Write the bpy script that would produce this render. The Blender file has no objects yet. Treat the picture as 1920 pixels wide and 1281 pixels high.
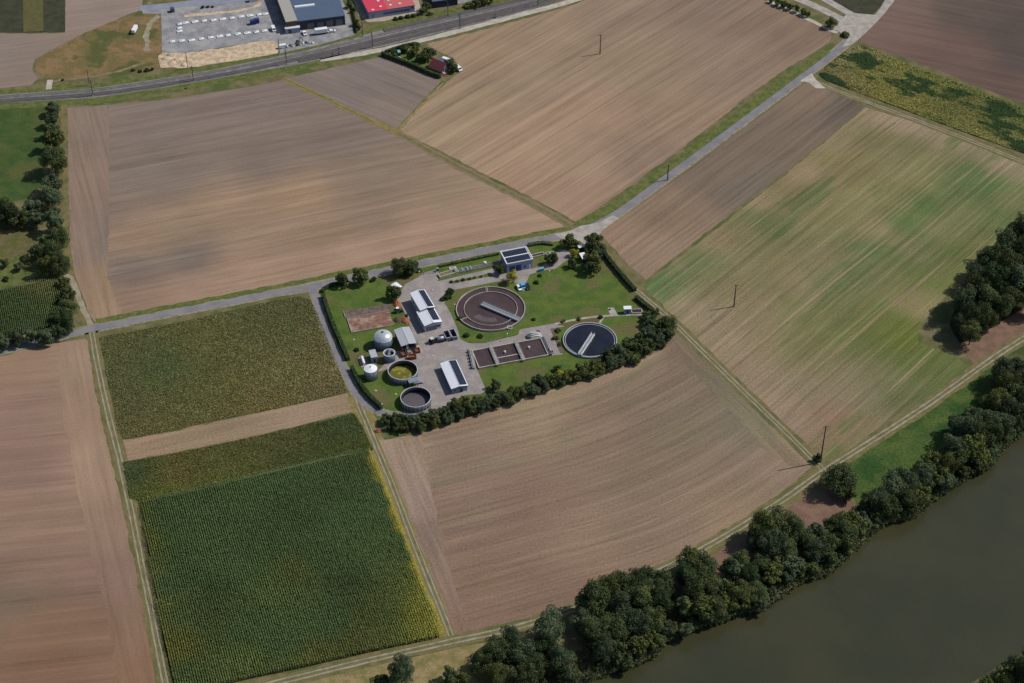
import bpy, bmesh, math, random
import numpy as np
from mathutils import Vector, Matrix, geometry
random.seed(7); np.random.seed(7)
scene = bpy.context.scene
COL = scene.collection
R = math.radians
# ------------------------------------------------------------------ camera model
F = 3300.; DEP = R(40.4); H = 497.; CX, CY = 960., 640.5
def G(px, py, z=0.):
    """point of the land (height z) that the aircraft camera saw at a photo pixel"""
    u = (px-CX)/F; v = (py-CY)/F
    t = (H-z)/(math.sin(DEP)+v*math.cos(DEP))
    return (u*t, (math.cos(DEP)-v*math.sin(DEP))*t)
def az(a, b):
    A = G(*a); B = G(*b); return math.atan2(B[1]-A[1], B[0]-A[0])
def mpp(px, py):
    """metres per photo pixel"""
    a = G(px-1, py); b = G(px+1, py); return (b[0]-a[0])/2
def lin(c):
    c = c/255.; return c/12.92 if c <= .04045 else ((c+.055)/1.055)**2.4
def C(r, g, b, k=1.): return (lin(r)*k, lin(g)*k, lin(b)*k, 1.)
# ------------------------------------------------------------------ node helpers
class NT:
    def __init__(s, name):
        s.m = bpy.data.materials.new(name); s.m.use_nodes = True
        s.t = s.m.node_tree; s.t.nodes.clear()
        s.out = s.n('ShaderNodeOutputMaterial'); s.b = s.n('ShaderNodeBsdfPrincipled')
        s.l(s.b.outputs[0], s.out.inputs[0])
    def n(s, t, **k):
        n = s.t.nodes.new(t)
        for a, v in k.items(): setattr(n, a, v)
        return n
    def l(s, a, b): s.t.links.new(a, b)
    def put(s, inp, v):
        if hasattr(v, 'is_output') or isinstance(v, bpy.types.NodeSocket): s.l(v, inp)
        else: inp.default_value = v[:3] if (isinstance(v, tuple) and inp.type == 'VECTOR') else v
    def math(s, op, a, b=0., c=0., clamp=False):
        n = s.n('ShaderNodeMath', operation=op, use_clamp=clamp)
        s.put(n.inputs[0], a); s.put(n.inputs[1], b); s.put(n.inputs[2], c); return n.outputs[0]
    def mix(s, f, a, b, mode='MIX'):
        n = s.n('ShaderNodeMix', data_type='RGBA', blend_type=mode)
        s.put(n.inputs[0], f); s.put(n.inputs[6], a); s.put(n.inputs[7], b); return n.outputs[2]
    def noise(s, vec, scale=1., detail=2., rough=.55):
        n = s.n('ShaderNodeTexNoise'); s.put(n.inputs['Vector'], vec)
        n.inputs['Scale'].default_value = scale; n.inputs['Detail'].default_value = detail
        n.inputs['Roughness'].default_value = rough; return n.outputs[0]
    def ramp(s, v, lo, hi):
        n = s.n('ShaderNodeMapRange', interpolation_type='SMOOTHSTEP'); n.clamp = True
        s.put(n.inputs[0], v); n.inputs[1].default_value = lo; n.inputs[2].default_value = hi
        n.inputs[3].default_value = 0; n.inputs[4].default_value = 1; return n.outputs[0]
    def pos(s): return s.n('ShaderNodeNewGeometry').outputs['Position']
    def scaled(s, col, f):
        """multiply a colour by a scalar socket"""
        n = s.n('ShaderNodeVectorMath', operation='SCALE'); s.put(n.inputs[0], col); s.put(n.inputs['Scale'], f); return n.outputs[0]
    def bump(s, h, strength=.3, dist=.1):
        n = s.n('ShaderNodeBump'); n.inputs['Strength'].default_value = strength
        n.inputs['Distance'].default_value = dist; s.l(h, n.inputs['Height']); s.l(n.outputs[0], s.b.inputs['Normal'])
    def rough(s, v, spec=.3):
        s.b.inputs['Roughness'].default_value = v; s.b.inputs['Specular IOR Level'].default_value = spec
def paint(name, col, rough=.6, metal=0., var=.12, scale=.6, spec=.3, speck=0., sscale=6., seam=0.):
    k = NT(name); p = k.pos()
    f = k.math('MULTIPLY_ADD', k.noise(p, scale, 3), 2*var, 1-var)
    if seam:
        sx = k.n('ShaderNodeSeparateXYZ'); k.l(k.n('ShaderNodeTexCoord').outputs['Object'], sx.inputs[0])
        fr = k.math('FRACT', k.math('MULTIPLY', sx.outputs[1 if seam > 0 else 0], 1/abs(seam)))
        f = k.math('MULTIPLY', f, k.math('MULTIPLY_ADD', k.ramp(k.math('ABSOLUTE', k.math('SUBTRACT', fr, .5)), .36, .48), -.16, 1.))
        st = k.n('ShaderNodeVectorMath', operation='MULTIPLY'); k.l(k.n('ShaderNodeTexCoord').outputs['Object'], st.inputs[0]); st.inputs[1].default_value = (.4, 2., 1.) if seam > 0 else (2., .4, 1.)
        f = k.math('MULTIPLY', f, k.math('MULTIPLY_ADD', k.noise(st.outputs[0], 1., 3, .7), .3, .85))
    if speck:
        f = k.math('MULTIPLY', f, k.math('MULTIPLY_ADD', k.noise(p, sscale, 2, .7), 2*speck, 1-speck))
    k.l(k.scaled(col, f), k.b.inputs['Base Color']); k.rough(rough, spec); k.b.inputs['Metallic'].default_value = metal
    return k.m
def mixmat(name, c1, c2, scale=.2, lo=.4, hi=.6, speck=.15, sscale=2., rough=.9, spec=.1, c3=None, s3=.05, bump=0., detail=4):
    """ground cover of two or three colours in patches with fine speckle"""
    k = NT(name); p = k.pos()
    col = k.mix(k.ramp(k.noise(p, scale, detail, .6), lo, hi), c1, c2)
    if c3: col = k.mix(k.ramp(k.noise(p, s3, 3, .6), .5, .62), col, c3)
    fine = k.noise(p, sscale, 3, .85); speck *= 2.6
    k.l(k.scaled(col, k.math('MAXIMUM', k.math('MULTIPLY_ADD', fine, 2*speck, 1-speck), .3)), k.b.inputs['Base Color'])
    if bump: k.bump(fine, bump, .3)
    k.rough(rough, spec); return k.m
def fieldmat(name, ang, s1=.16, s2=.12, s3=.1, sp=.1, f1=(.012, 1.1), f2=(.006, .22), patch=.03, accent=None,
             tram=None, bend=None, bump=.25, sscale=1.6, rows=None, bright=1.04, lines=.06, tint=(1.01, 1.012, .955)):
    """ploughed or sown land: colour from the sheet's own soil attribute, streaked along the working direction"""
    k = NT(name); p = k.pos()
    att = k.n('ShaderNodeAttribute', attribute_name='Col').outputs['Color']
    r = k.n('ShaderNodeVectorRotate', rotation_type='Z_AXIS'); k.l(p, r.inputs['Vector']); r.inputs['Angle'].default_value = -ang
    if bend: r.inputs['Center'].default_value = (bend[0], bend[1], 0)
    sx = k.n('ShaderNodeSeparateXYZ'); k.l(r.outputs[0], sx.inputs[0]); x, y = sx.outputs[0], sx.outputs[1]
    if bend:
        if len(bend) == 3: y = k.math('SUBTRACT', y, k.math('MULTIPLY', k.math('MULTIPLY', x, x), bend[2]))
        else:
            d = k.math('MAXIMUM', k.math('SUBTRACT', x, bend[3]), 0.)
            y = k.math('SUBTRACT', y, k.math('MULTIPLY', k.math('MULTIPLY', d, d), bend[2]))
    wob = k.noise(p, .012, 1)
    y = k.math('MULTIPLY_ADD', wob, 2., y)
    def st(a, b, det=3, off=0., rg=.7):
        c = k.n('ShaderNodeCombineXYZ'); k.l(k.math('MULTIPLY_ADD', x, a, off), c.inputs[0]); k.l(k.math('MULTIPLY', y, b), c.inputs[1])
        return k.noise(c.outputs[0], 1., det, rg)
    n1 = k.math('ADD', k.math('MULTIPLY', st(f1[0]*1.6, f1[1]*1.3, 2, 0., .8), .6), k.math('MULTIPLY', st(f1[0]*.8, f1[1]*.5, 2, 13., .8), .4))
    brk0 = k.math('MULTIPLY_ADD', k.noise(p, .09, 3, .7), 1.6, .1)
    n1 = k.math('ADD', .5, k.math('MULTIPLY', k.math('SUBTRACT', n1, .5), brk0)); n2 = st(f2[0], f2[1], 3, 7.); n3 = k.noise(p, patch, 5, .65); n4 = k.noise(p, sscale*.62, 3, .9)
    s1 *= 3.0; s2 *= 2.5; sp *= 5.2; s3 *= 1.9
    dl = k.ramp(st(f2[0]*1.2, f1[1]*.42, 1, 41., .5), .6, .68); ll = k.ramp(st(f2[0]*1.2, f1[1]*.42, 1, 63., .5), .6, .68)
    dl = k.math('MULTIPLY', dl, brk0); ll = k.math('MULTIPLY', ll, brk0)
    f = k.math('ADD', 1., k.math('MULTIPLY_ADD', n1, 2*s1, -s1))
    f = k.math('ADD', f, k.math('MULTIPLY_ADD', n2, 2*s2, -s2))
    f = k.math('ADD', f, k.math('MULTIPLY_ADD', n3, 2*s3, -s3))
    f = k.math('ADD', f, k.math('MULTIPLY_ADD', n4, 2*sp, -sp))
    f = k.math('ADD', f, k.math('MULTIPLY', dl, -lines)); f = k.math('ADD', f, k.math('MULTIPLY', ll, lines))
    if tram:
        per, amt, wid = tram
        fr = k.math('FRACT', k.math('DIVIDE', y, per))
        ln = k.math('SUBTRACT', 1., k.ramp(k.math('ABSOLUTE', k.math('SUBTRACT', fr, .5)), 0., wid/per))
        brk = k.ramp(st(.02, .02, 3, 3.), .42, .62)
        f = k.math('ADD', f, k.math('MULTIPLY', k.math('MULTIPLY', ln, brk), amt))
    if rows:
        per, amt = rows
        sn = k.math('SINE', k.math('MULTIPLY', y, 2*math.pi/per))
        f = k.math('ADD', f, k.math('MULTIPLY', k.math('MULTIPLY', sn, k.ramp(st(.05, .3, 3, 11.), .3, .6)), amt))
    col = att
    # a little hue drift: redder where drier
    col = k.mix(k.math('MULTIPLY', k.ramp(st(.01, .3, 3, 20.), .4, .7), .25), col, k.mix(1., att, (1.06, 1., .93, 1), 'MULTIPLY'))
    if accent:
        for (ac, lo, hi, amt, fx, fy, off) in accent:
            col = k.mix(k.math('MULTIPLY', k.ramp(st(fx, fy, 5, off, .62), lo, hi), amt), col, ac)
    f = k.math('MAXIMUM', f, .35)
    k.l(k.scaled(k.mix(1., col, (bright*tint[0], bright*tint[1], bright*tint[2], 1), 'MULTIPLY'), f), k.b.inputs['Base Color'])
    if bump: k.bump(k.math('ADD', n1, n4), bump, .25)
    k.rough(.95, .08); return k.m
# ------------------------------------------------------------------ mesh helpers
def link(o, parent=None):
    COL.objects.link(o)
    if parent is not None: o.parent = parent
    return o
def tag(o, label=None, cat=None, group=None, kind=None):
    if label: o['label'] = label
    if cat: o['category'] = cat
    if group: o['group'] = group
    if kind: o['kind'] = kind
    return o
def npmesh(name, V, Fq, mats, colors=None, smooth=False, mi=None):
    """V (n,3); Fq (m,k) all faces of k corners"""
    me = bpy.data.meshes.new(name); V = np.asarray(V, np.float32); Fq = np.asarray(Fq, np.int32)
    me.vertices.add(len(V)); me.vertices.foreach_set('co', V.ravel())
    m, k = Fq.shape
    me.loops.add(m*k); me.loops.foreach_set('vertex_index', Fq.ravel())
    me.polygons.add(m); me.polygons.foreach_set('loop_start', np.arange(m, dtype=np.int32)*k)
    try: me.polygons.foreach_set('loop_total', np.full(m, k, np.int32))
    except Exception: pass
    if mi is not None: me.polygons.foreach_set('material_index', np.asarray(mi, np.int32))
    me.update(calc_edges=True)
    for x in (mats if isinstance(mats, (list, tuple)) else [mats]): me.materials.append(x)
    if colors is not None:
        a = me.color_attributes.new('Col', 'FLOAT_COLOR', 'POINT'); a.data.foreach_set('color', np.asarray(colors, np.float32).ravel())
    if smooth: me.polygons.foreach_set('use_smooth', np.ones(m, bool))
    me.validate(); return me
class MB:
    def __init__(s): s.v = []; s.f = []
    def add(s, vs, fs):
        o = len(s.v); s.v += [tuple(p) for p in vs]; s.f += [tuple(i+o for i in f) for f in fs]; return s
    def box(s, cx, cy, cz, sx, sy, sz, rz=0, rx=0, ry=0):
        """centre cx,cy and BOTTOM cz"""
        vs = []
        M = Matrix.Rotation(rz, 3, 'Z') @ Matrix.Rotation(ry, 3, 'Y') @ Matrix.Rotation(rx, 3, 'X')
        for k in (-.5, .5):
            for (i, j) in ((-.5, -.5), (.5, -.5), (.5, .5), (-.5, .5)):
                p = M @ Vector((i*sx, j*sy, k*sz)); vs.append((cx+p.x, cy+p.y, cz+sz/2+p.z))
        return s.add(vs, [(3, 2, 1, 0), (4, 5, 6, 7), (0, 1, 5, 4), (1, 2, 6, 5), (2, 3, 7, 6), (3, 0, 4, 7)])
    def prism(s, poly, z0, z1):
        n = len(poly); a = sum(poly[i][0]*poly[(i+1) % n][1]-poly[(i+1) % n][0]*poly[i][1] for i in range(n))
        if a < 0: poly = poly[::-1]
        return s.add([(p[0], p[1], z0) for p in poly]+[(p[0], p[1], z1) for p in poly],
                     [tuple(range(n-1, -1, -1)), tuple(range(n, 2*n))]+[(i, (i+1) % n, n+(i+1) % n, n+i) for i in range(n)])
    def profile(s, prof, y0, y1, axis='y'):
        """extrude an (x,z) outline along y"""
        n = len(prof)
        a = sum(prof[i][0]*prof[(i+1) % n][1]-prof[(i+1) % n][0]*prof[i][1] for i in range(n))
        if a > 0: prof = prof[::-1]
        if axis == 'y': A = [(p[0], y0, p[1]) for p in prof]+[(p[0], y1, p[1]) for p in prof]; fl = False
        else: A = [(y0, p[0], p[1]) for p in prof]+[(y1, p[0], p[1]) for p in prof]; fl = True
        fs = [tuple(range(n)), tuple(range(2*n-1, n-1, -1))]+[(i, n+i, n+(i+1) % n, (i+1) % n) for i in range(n)]
        fs = [f[::-1] for f in fs] if not fl else fs
        fs = [f[::-1] for f in fs]
        return s.add(A, fs)
    def lathe(s, prof, cx=0, cy=0, n=24, cap=True):
        """prof: list of (r,z) bottom to top"""
        vs = []; fs = []
        for (r, z) in prof:
            for i in range(n):
                a = 2*math.pi*i/n; vs.append((cx+r*math.cos(a), cy+r*math.sin(a), z))
        for j in range(len(prof)-1):
            for i in range(n):
                k = (i+1) % n; fs.append((j*n+i, j*n+k, (j+1)*n+k, (j+1)*n+i))
        if cap: fs.append(tuple(range(n-1, -1, -1))); fs.append(tuple(range((len(prof)-1)*n, len(prof)*n)))
        return s.add(vs, fs)
    def ring(s, r0, r1, z0, z1, n=48, cx=0, cy=0):
        """annular wall, closed"""
        vs = []; fs = []
        for i in range(n):
            a = 2*math.pi*i/n; c, d = math.cos(a), math.sin(a)
            vs += [(cx+r1*c, cy+r1*d, z0), (cx+r1*c, cy+r1*d, z1), (cx+r0*c, cy+r0*d, z1), (cx+r0*c, cy+r0*d, z0)]
        for i in range(n):
            k = (i+1) % n
            for j in range(4):
                l = (j+1) % 4; fs.append((4*i+j, 4*k+j, 4*k+l, 4*i+l))
        return s.add(vs, fs)
    def tube(s, pts, r, n=6, r2=None):
        pts = [Vector(p) for p in pts]; vs = []; fs = []; m = len(pts)
        for j, p in enumerate(pts):
            d = (pts[min(j+1, m-1)]-pts[max(j-1, 0)]).normalized()
            u = d.cross(Vector((0, 0, 1)));
            if u.length < .05: u = d.cross(Vector((1, 0, 0)))
            u.normalize(); w = u.cross(d)
            rr = r if r2 is None else r+(r2-r)*j/(m-1)
            for i in range(n):
                a = 2*math.pi*i/n; q = p+u*(math.cos(a)*rr)+w*(math.sin(a)*rr); vs.append(q[:])
        for j in range(m-1):
            for i in range(n):
                k = (i+1) % n; fs.append((j*n+i, (j+1)*n+i, (j+1)*n+k, j*n+k))
        fs.append(tuple(range(n))); fs.append(tuple(range(m*n-1, (m-1)*n-1, -1)))
        return s.add(vs, fs)
    def mesh(s, name, mat, smooth=False):
        me = bpy.data.meshes.new(name); me.from_pydata(s.v, [], s.f); me.materials.append(mat); me.update()
        bm = bmesh.new(); bm.from_mesh(me); bmesh.ops.recalc_face_normals(bm, faces=bm.faces); bm.to_mesh(me); bm.free()
        if smooth:
            for p in me.polygons: p.use_smooth = True
        return me
    def build(s, name, mat, parent=None, smooth=False):
        return link(bpy.data.objects.new(name, s.mesh(name, mat, smooth)), parent)
def thing(name, label, cat, x, y, z=0, rz=0, group=None):
    o = bpy.data.objects.new(name, None); COL.objects.link(o); o.empty_display_size = .5
    o.location = (x, y, z); o.rotation_euler = (0, 0, rz); return tag(o, label, cat, group)
def copytree(o, parent=None):
    c = o.copy(); COL.objects.link(c); c.parent = parent
    for ch in list(o.children): copytree(ch, c)
    return c
def rect(cs, z=0.):
    """oriented rectangle from its four corners TL,TR,BR,BL seen in the photo at height z -> x,y,angle,width,length"""
    p = [Vector(G(a, b, z)) for a, b in cs]; c = sum(p, Vector((0, 0)))/4
    e = (p[1]-p[0])+(p[2]-p[3]); w = ((p[1]-p[0]).length+(p[2]-p[3]).length)/2; l = ((p[0]-p[3]).length+(p[1]-p[2]).length)/2
    return c.x, c.y, math.atan2(e.y, e.x), w, l
ORD = ['zeroth', 'first', 'second', 'third', 'fourth', 'fifth', 'sixth', 'seventh', 'eighth', 'ninth', 'tenth', 'eleventh', 'twelfth', 'thirteenth',
       'fourteenth', 'fifteenth', 'sixteenth', 'seventeenth', 'eighteenth', 'nineteenth', 'twentieth']
TENS = {20: 'twenty', 30: 'thirty', 40: 'forty', 50: 'fifty', 60: 'sixty', 70: 'seventy', 80: 'eighty', 90: 'ninety'}
TENTH = {30: 'thirtieth', 40: 'fortieth', 50: 'fiftieth', 60: 'sixtieth', 70: 'seventieth', 80: 'eightieth', 90: 'ninetieth'}
def nth(i):
    if i <= 20: return ORD[i]
    if i > 99: return 'hundredth' if i == 100 else 'hundred-'+nth(i-100)
    t = i//10*10
    return TENTH[t] if i == t else TENS[t]+'-'+ORD[i-t]
# ------------------------------------------------------------------ sheets of land
def g_(x, y): return min(1., max(0., (x-1480)/260.)) if y > 330 else 0.
def dens(poly, step):
    out = []
    n = len(poly)
    for i in range(n):
        a, b = Vector(poly[i]), Vector(poly[(i+1) % n]); k = max(1, int((b-a).length/step))
        out += [tuple(a.lerp(b, j/k)) for j in range(k)]
    return out
def wobble(poly, amp, seed=0):
    rs = random.Random(seed); return [(p[0]+rs.uniform(-amp, amp), p[1]+rs.uniform(-amp, amp)) for p in poly]
def triang(poly, grid):
    pts = list(poly); n = len(pts)
    if grid:
        P = np.array(poly); x0, y0 = P.min(0); x1, y1 = P.max(0)
        for x in np.arange(x0+grid/2, x1, grid):
            for y in np.arange(y0+grid/2, y1, grid): pts.append((float(x), float(y)))
    r = geometry.delaunay_2d_cdt([Vector(p) for p in pts], [], [list(range(n))], 1, 1e-5)
    return [tuple(v) for v in r[0]], [tuple(f) for f in r[2]]
def sheet(name, pxs, z, mat, samples=None, grid=0, edge=0., seg=0., seed=1, kind='structure', world=False, label=None):
    if name == 'green_stubble_field':    # the regrowth is denser towards the wood and the riverside track
        samples = [(a, b, (c[0]*(1-.06*g_(a, b)), c[1], c[2]*(1-.07*g_(a, b)))) for a, b, c in samples]
    poly = [tuple(p) for p in pxs] if world else [G(*p) for p in pxs]
    if seg: poly = dens(poly, seg)
    if edge: poly = wobble(poly, edge, seed)
    V, Fc = triang(poly, grid if samples else 0)
    me = bpy.data.meshes.new(name); me.from_pydata([(x, y, z) for x, y in V], [], Fc); me.materials.append(mat)
    if samples:
        V = np.array(V); S = np.array([G(s[0], s[1]) for s in samples]); c = np.array([[lin(v) for v in s[2]] for s in samples])
        d = ((V[:, None, :]-S[None])**2).sum(2); w = 1/(d+45.)**2.; w /= w.sum(1, keepdims=True)
        cc = np.concatenate([w@c, np.ones((len(V), 1))], 1)
        a = me.color_attributes.new('Col', 'FLOAT_COLOR', 'POINT'); a.data.foreach_set('color', cc.astype(np.float32).ravel())
    me.update()
    for p in me.polygons:
        if p.normal.z < 0: me.flip_normals(); break
    o = link(bpy.data.objects.new(name, me)); tag(o, label, kind=kind); return o
def smoothline(P, it=2):
    P = [Vector(p) for p in P]
    for _ in range(it):
        Q = [P[0]]
        for a, b in zip(P[:-1], P[1:]): Q += [a.lerp(b, .25), a.lerp(b, .75)]
        P = Q+[P[-1]]
    return P
def strip_verts(pxs, off0, off1, world=False, it=2, wob=0., seed=0):
    P = smoothline([p if world else G(*p) for p in pxs], it); rs = random.Random(seed)
    if wob:
        Q = []
        for a, b in zip(P[:-1], P[1:]):
            k = max(1, int((b-a).length/3.)); Q += [a.lerp(b, j/k) for j in range(k)]
        P = Q+[P[-1]]
    L = []; Rr = []
    for i, p in enumerate(P):
        d = (P[min(i+1, len(P)-1)]-P[max(i-1, 0)]).normalized(); n = Vector((-d.y, d.x))
        L.append(p+n*(off0+rs.uniform(-wob, wob))); Rr.append(p+n*(off1+rs.uniform(-wob, wob)))
    return L, Rr
def strip(name, pxs, w, z, mat, off=0., wob=0., kind='structure', it=2, world=False, seed=0, height=0.):
    L, Q = strip_verts(pxs, off+w/2, off-w/2, world, it, wob, seed); n = len(L)
    V = [(p.x, p.y, z) for p in L]+[(p.x, p.y, z) for p in Q]
    Fc = [(i, n+i, n+i+1, i+1) for i in range(n-1)]
    me = bpy.data.meshes.new(name); me.from_pydata(V, [], Fc); me.materials.append(mat); me.update()
    o = link(bpy.data.objects.new(name, me)); tag(o, kind=kind); return o
def inpoly(P, poly):
    poly = np.asarray(poly); n = len(poly); x, y = P[:, 0], P[:, 1]; c = np.zeros(len(P), bool)
    for i in range(n):
        x1, y1 = poly[i]; x2, y2 = poly[(i+1) % n]
        m = ((y1 > y) != (y2 > y)) & (x < (x2-x1)*(y-y1)/(y2-y1+1e-12)+x1); c ^= m
    return c
def quads(P, size, tilt=.5, rng=np.random):
    """one randomly turned leaf card at every point; P (n,3), size (n,)"""
    n = len(P); a = rng.uniform(0, 2*np.pi, n)
    nz = np.stack([rng.normal(0, tilt, n), rng.normal(0, tilt, n), np.ones(n)], 1); nz /= np.linalg.norm(nz, axis=1)[:, None]
    u = np.stack([np.cos(a), np.sin(a), np.zeros(n)], 1); u -= nz*(u*nz).sum(1)[:, None]; u /= np.linalg.norm(u, axis=1)[:, None]
    v = np.cross(nz, u); s = (size/2)[:, None]; asp = rng.uniform(.45, .9, n)[:, None]
    V = np.stack([P-u*s, P-v*s*asp, P+u*s, P+v*s*asp], 1).reshape(-1, 3)
    return V, np.arange(4*n).reshape(n, 4)
def scatter_world(poly, n, rng):
    poly = np.array(poly); lo, hi = poly.min(0), poly.max(0); out = []
    tot = 0
    while tot < n:
        P = rng.uniform(lo, hi, (n, 2)); P = P[inpoly(P, poly)]; out.append(P); tot += len(P)
    return np.concatenate(out)[:n]

# ------------------------------------------------------------------ materials
M = {}
M['verge'] = mixmat('verge grass', C(96, 94, 60), C(118, 108, 80), .15, .35, .65, .25, 1.5, c3=C(82, 92, 52), s3=.06, bump=.2)
M['vergegreen'] = mixmat('green verge', C(78, 92, 46), C(106, 106, 62), .3, .35, .65, .3, 1.2, bump=.3)
M['lawn'] = mixmat('mown lawn', C(74, 94, 43), C(92, 106, 49), .16, .35, .65, .3, 1.3, c3=C(100, 96, 62), s3=.06, bump=.15)
M['asphalt'] = mixmat('worn asphalt', C(118, 116, 120), C(132, 129, 130), .12, .35, .65, .08, 1.5, rough=.85)
M['roadedge'] = mixmat('dusty shoulder', C(150, 140, 124), C(120, 118, 84), .5, .35, .65, .15, 1.5)
M['concrete'] = mixmat('concrete', C(172, 165, 156), C(150, 142, 134), .3, .35, .65, .08, 2.)
M['track'] = mixmat('gravel track', C(154, 144, 126), C(134, 126, 104), .25, .35, .65, .14, 1.8)
M['trackgrass'] = mixmat('track verge grass', C(104, 100, 62), C(122, 108, 76), .3, .35, .65, .22, 1.4, c3=C(92, 94, 58), s3=.1)
M['whitegravel'] = mixmat('pale gravel', C(186, 178, 166), C(165, 156, 142), .25, .35, .65, .1, 1.5)
M['yard'] = mixmat('yard paving', C(149, 141, 136), C(138, 131, 128), .14, .35, .65, .16, 1.3, c3=C(156, 147, 140), s3=.2)
M['lot'] = mixmat('grey gravel lot', C(146, 145, 146), C(128, 128, 131), .18, .4, .6, .14, 1.2, c3=C(158, 154, 150), s3=.1)
M['sand'] = mixmat('bare sand', C(200, 180, 152), C(174, 152, 126), .3, .42, .58, .16, 1., bump=.6)
M['ballast'] = mixmat('railway ballast', C(84, 80, 82), C(98, 94, 94), .2, .35, .65, .15, 1.6)
M['ballastlight'] = mixmat('pale railway cess', C(136, 132, 130), C(110, 108, 106), .3, .35, .65, .15, 1.6)
M['rough'] = mixmat('rough weeds', C(110, 98, 62), C(134, 108, 78), .12, .42, .58, .25, .9, c3=C(84, 88, 50), s3=.06, bump=.4)
M['roughdirt'] = mixmat('worn dirt', C(138, 122, 98), C(112, 104, 72), .3, .4, .6, .25, 1.2)
M['darkcrop'] = mixmat('dark crop', C(56, 60, 44), C(70, 68, 54), .2, .35, .65, .2, 1.1)
M['river'] = None
k = NT('river water'); p = k.pos()
k.l(k.mix(k.ramp(k.noise(p, .02, 3), .35, .65), C(56, 57, 38), C(64, 63, 42)), k.b.inputs['Base Color'])
k.rough(.1, .5); k.bump(k.math('ADD', k.noise(p, 1.1, 4, .7), k.math('MULTIPLY', k.noise(p, .07, 3), 2.)), .3, .25); M['river'] = k.m
M['bank'] = mixmat('river bank', C(70, 68, 44), C(92, 80, 60), .3, .35, .65, .2, 1.)
M['meadow'] = mixmat('lush meadow', C(60, 82, 40), C(80, 94, 46), .14, .35, .65, .45, .9, c3=C(48, 74, 34), s3=.04, bump=.4)
M['meadow2'] = mixmat('pasture', C(58, 78, 40), C(72, 88, 46), .14, .35, .65, .3, 1.2, c3=C(84, 88, 50), s3=.03)
M['dirtbrown'] = mixmat('reddish bare soil', C(128, 102, 86), C(112, 90, 74), .2, .35, .65, .12, 1.5)
M['drygrass'] = mixmat('dry grass', C(146, 128, 92), C(116, 110, 66), .2, .35, .65, .2, 1.1)
M['white'] = paint('white paint', C(226, 226, 228), .5, var=.05)
M['offwhite'] = paint('off white coating', C(205, 203, 200), .5, var=.06)
M['roofwhite'] = paint('pale metal roof', C(224, 226, 232), .45, var=.04, seam=1.2)
M['roofgrey'] = paint('grey sheet roof', C(172, 174, 180), .5, var=.06, seam=1.2)
M['wallblue'] = paint('pale blue cladding', C(140, 152, 178), .55, var=.05)
M['wallwhite'] = paint('light render', C(196, 200, 210), .7, var=.05)
M['wallgrey'] = paint('grey cladding', C(120, 122, 136), .6, var=.06)
M['darktrim'] = paint('dark trim', C(46, 52, 64), .5, var=.08)
M['door'] = paint('dark blue door', C(52, 64, 96), .5, var=.06)
M['slate'] = paint('slate blue roof', C(84, 98, 118), .5, var=.08, seam=-1.6)
M['beige'] = paint('beige roof felt', C(160, 156, 148), .7, var=.06)
M['brownclad'] = paint('brown cladding', C(92, 72, 64), .7, var=.1)
M['red'] = paint('red sheet roof', C(204, 66, 86), .5, var=.08, seam=-1.6)
M['redfade'] = paint('faded red sheet roof', C(192, 98, 98), .5, var=.1, seam=-1.6)
M['redtile'] = paint('dull red tiles', C(128, 70, 72), .8, var=.12, speck=.1)
M['steel'] = paint('galvanised steel', C(150, 158, 168), .35, metal=.3, var=.12, scale=.8)
M['steeldark'] = paint('weathered steel', C(84, 88, 100), .45, metal=.2, var=.12)
M['tank'] = paint('enamelled tank steel', C(112, 122, 140), .4, metal=.2, var=.1)
M['tankdark'] = paint('dark tank lining', C(44, 46, 58), .6, var=.15)
M['silver'] = paint('silver foil dome', C(232, 234, 232), .22, metal=.6, var=.08, scale=.3)
M['rust'] = paint('rusty steel', C(124, 70, 56), .8, var=.25, speck=.2)
M['rustorange'] = paint('orange rusty soil', C(158, 96, 66), .9, var=.2, speck=.2)
M['earth'] = paint('dark earth', C(96, 80, 66), .95, var=.2, speck=.2)
M['wood'] = paint('weathered wood', C(74, 62, 54), .8, var=.15)
M['bark'] = paint('bark', C(72, 62, 50), .9, var=.2)
M['glass'] = paint('dark glass', C(36, 44, 58), .12, var=.05, spec=.6)
M['tyre'] = paint('tyre rubber', C(28, 28, 30), .8)
M['rail'] = paint('rail steel', C(150, 142, 136), .4, metal=.3)
M['sleeper'] = paint('concrete sleepers', C(104, 98, 94), .9, var=.12)
M['bluepaint'] = paint('bright blue paint', C(88, 170, 205), .4, var=.05)
M['deepblue'] = paint('deep blue paint', C(40, 58, 120), .45, var=.05)
M['greenpaint'] = paint('green paint', C(56, 92, 66), .5, var=.08)
M['turq'] = paint('turquoise plastic', C(110, 170, 180), .5)
M['blackplastic'] = paint('black plastic', C(34, 34, 40), .6)
def watermat(name, c1, c2, rough=.1, spec=.5, sc=.15, bump=.03):
    k = NT(name); p = k.pos()
    k.l(k.mix(k.ramp(k.noise(p, sc, 4), .35, .65), c1, c2), k.b.inputs['Base Color']); k.rough(rough, spec)
    k.bump(k.noise(p, 2., 3), bump, .1); return k.m
M['sludge'] = watermat('brown activated sludge', C(72, 58, 58), C(80, 66, 66), .35, .3)
M['sludgepale'] = watermat('foam on sludge', C(98, 90, 90), C(88, 80, 80), .6, .2, .6)
M['clear'] = watermat('clear dark water', C(30, 32, 42), C(38, 40, 50), .08, .5)
M['slurry'] = watermat('grey slurry', C(88, 82, 88), C(96, 90, 94), .5, .2)
k = NT('algae crust'); p = k.pos()
k.l(k.mix(k.ramp(k.noise(p, .45, 5, .7), .5, .56), C(100, 96, 46), C(140, 134, 58)), k.b.inputs['Base Color']); k.rough(.8, .1); M['algae'] = k.m
k = NT('solar cells')
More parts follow.
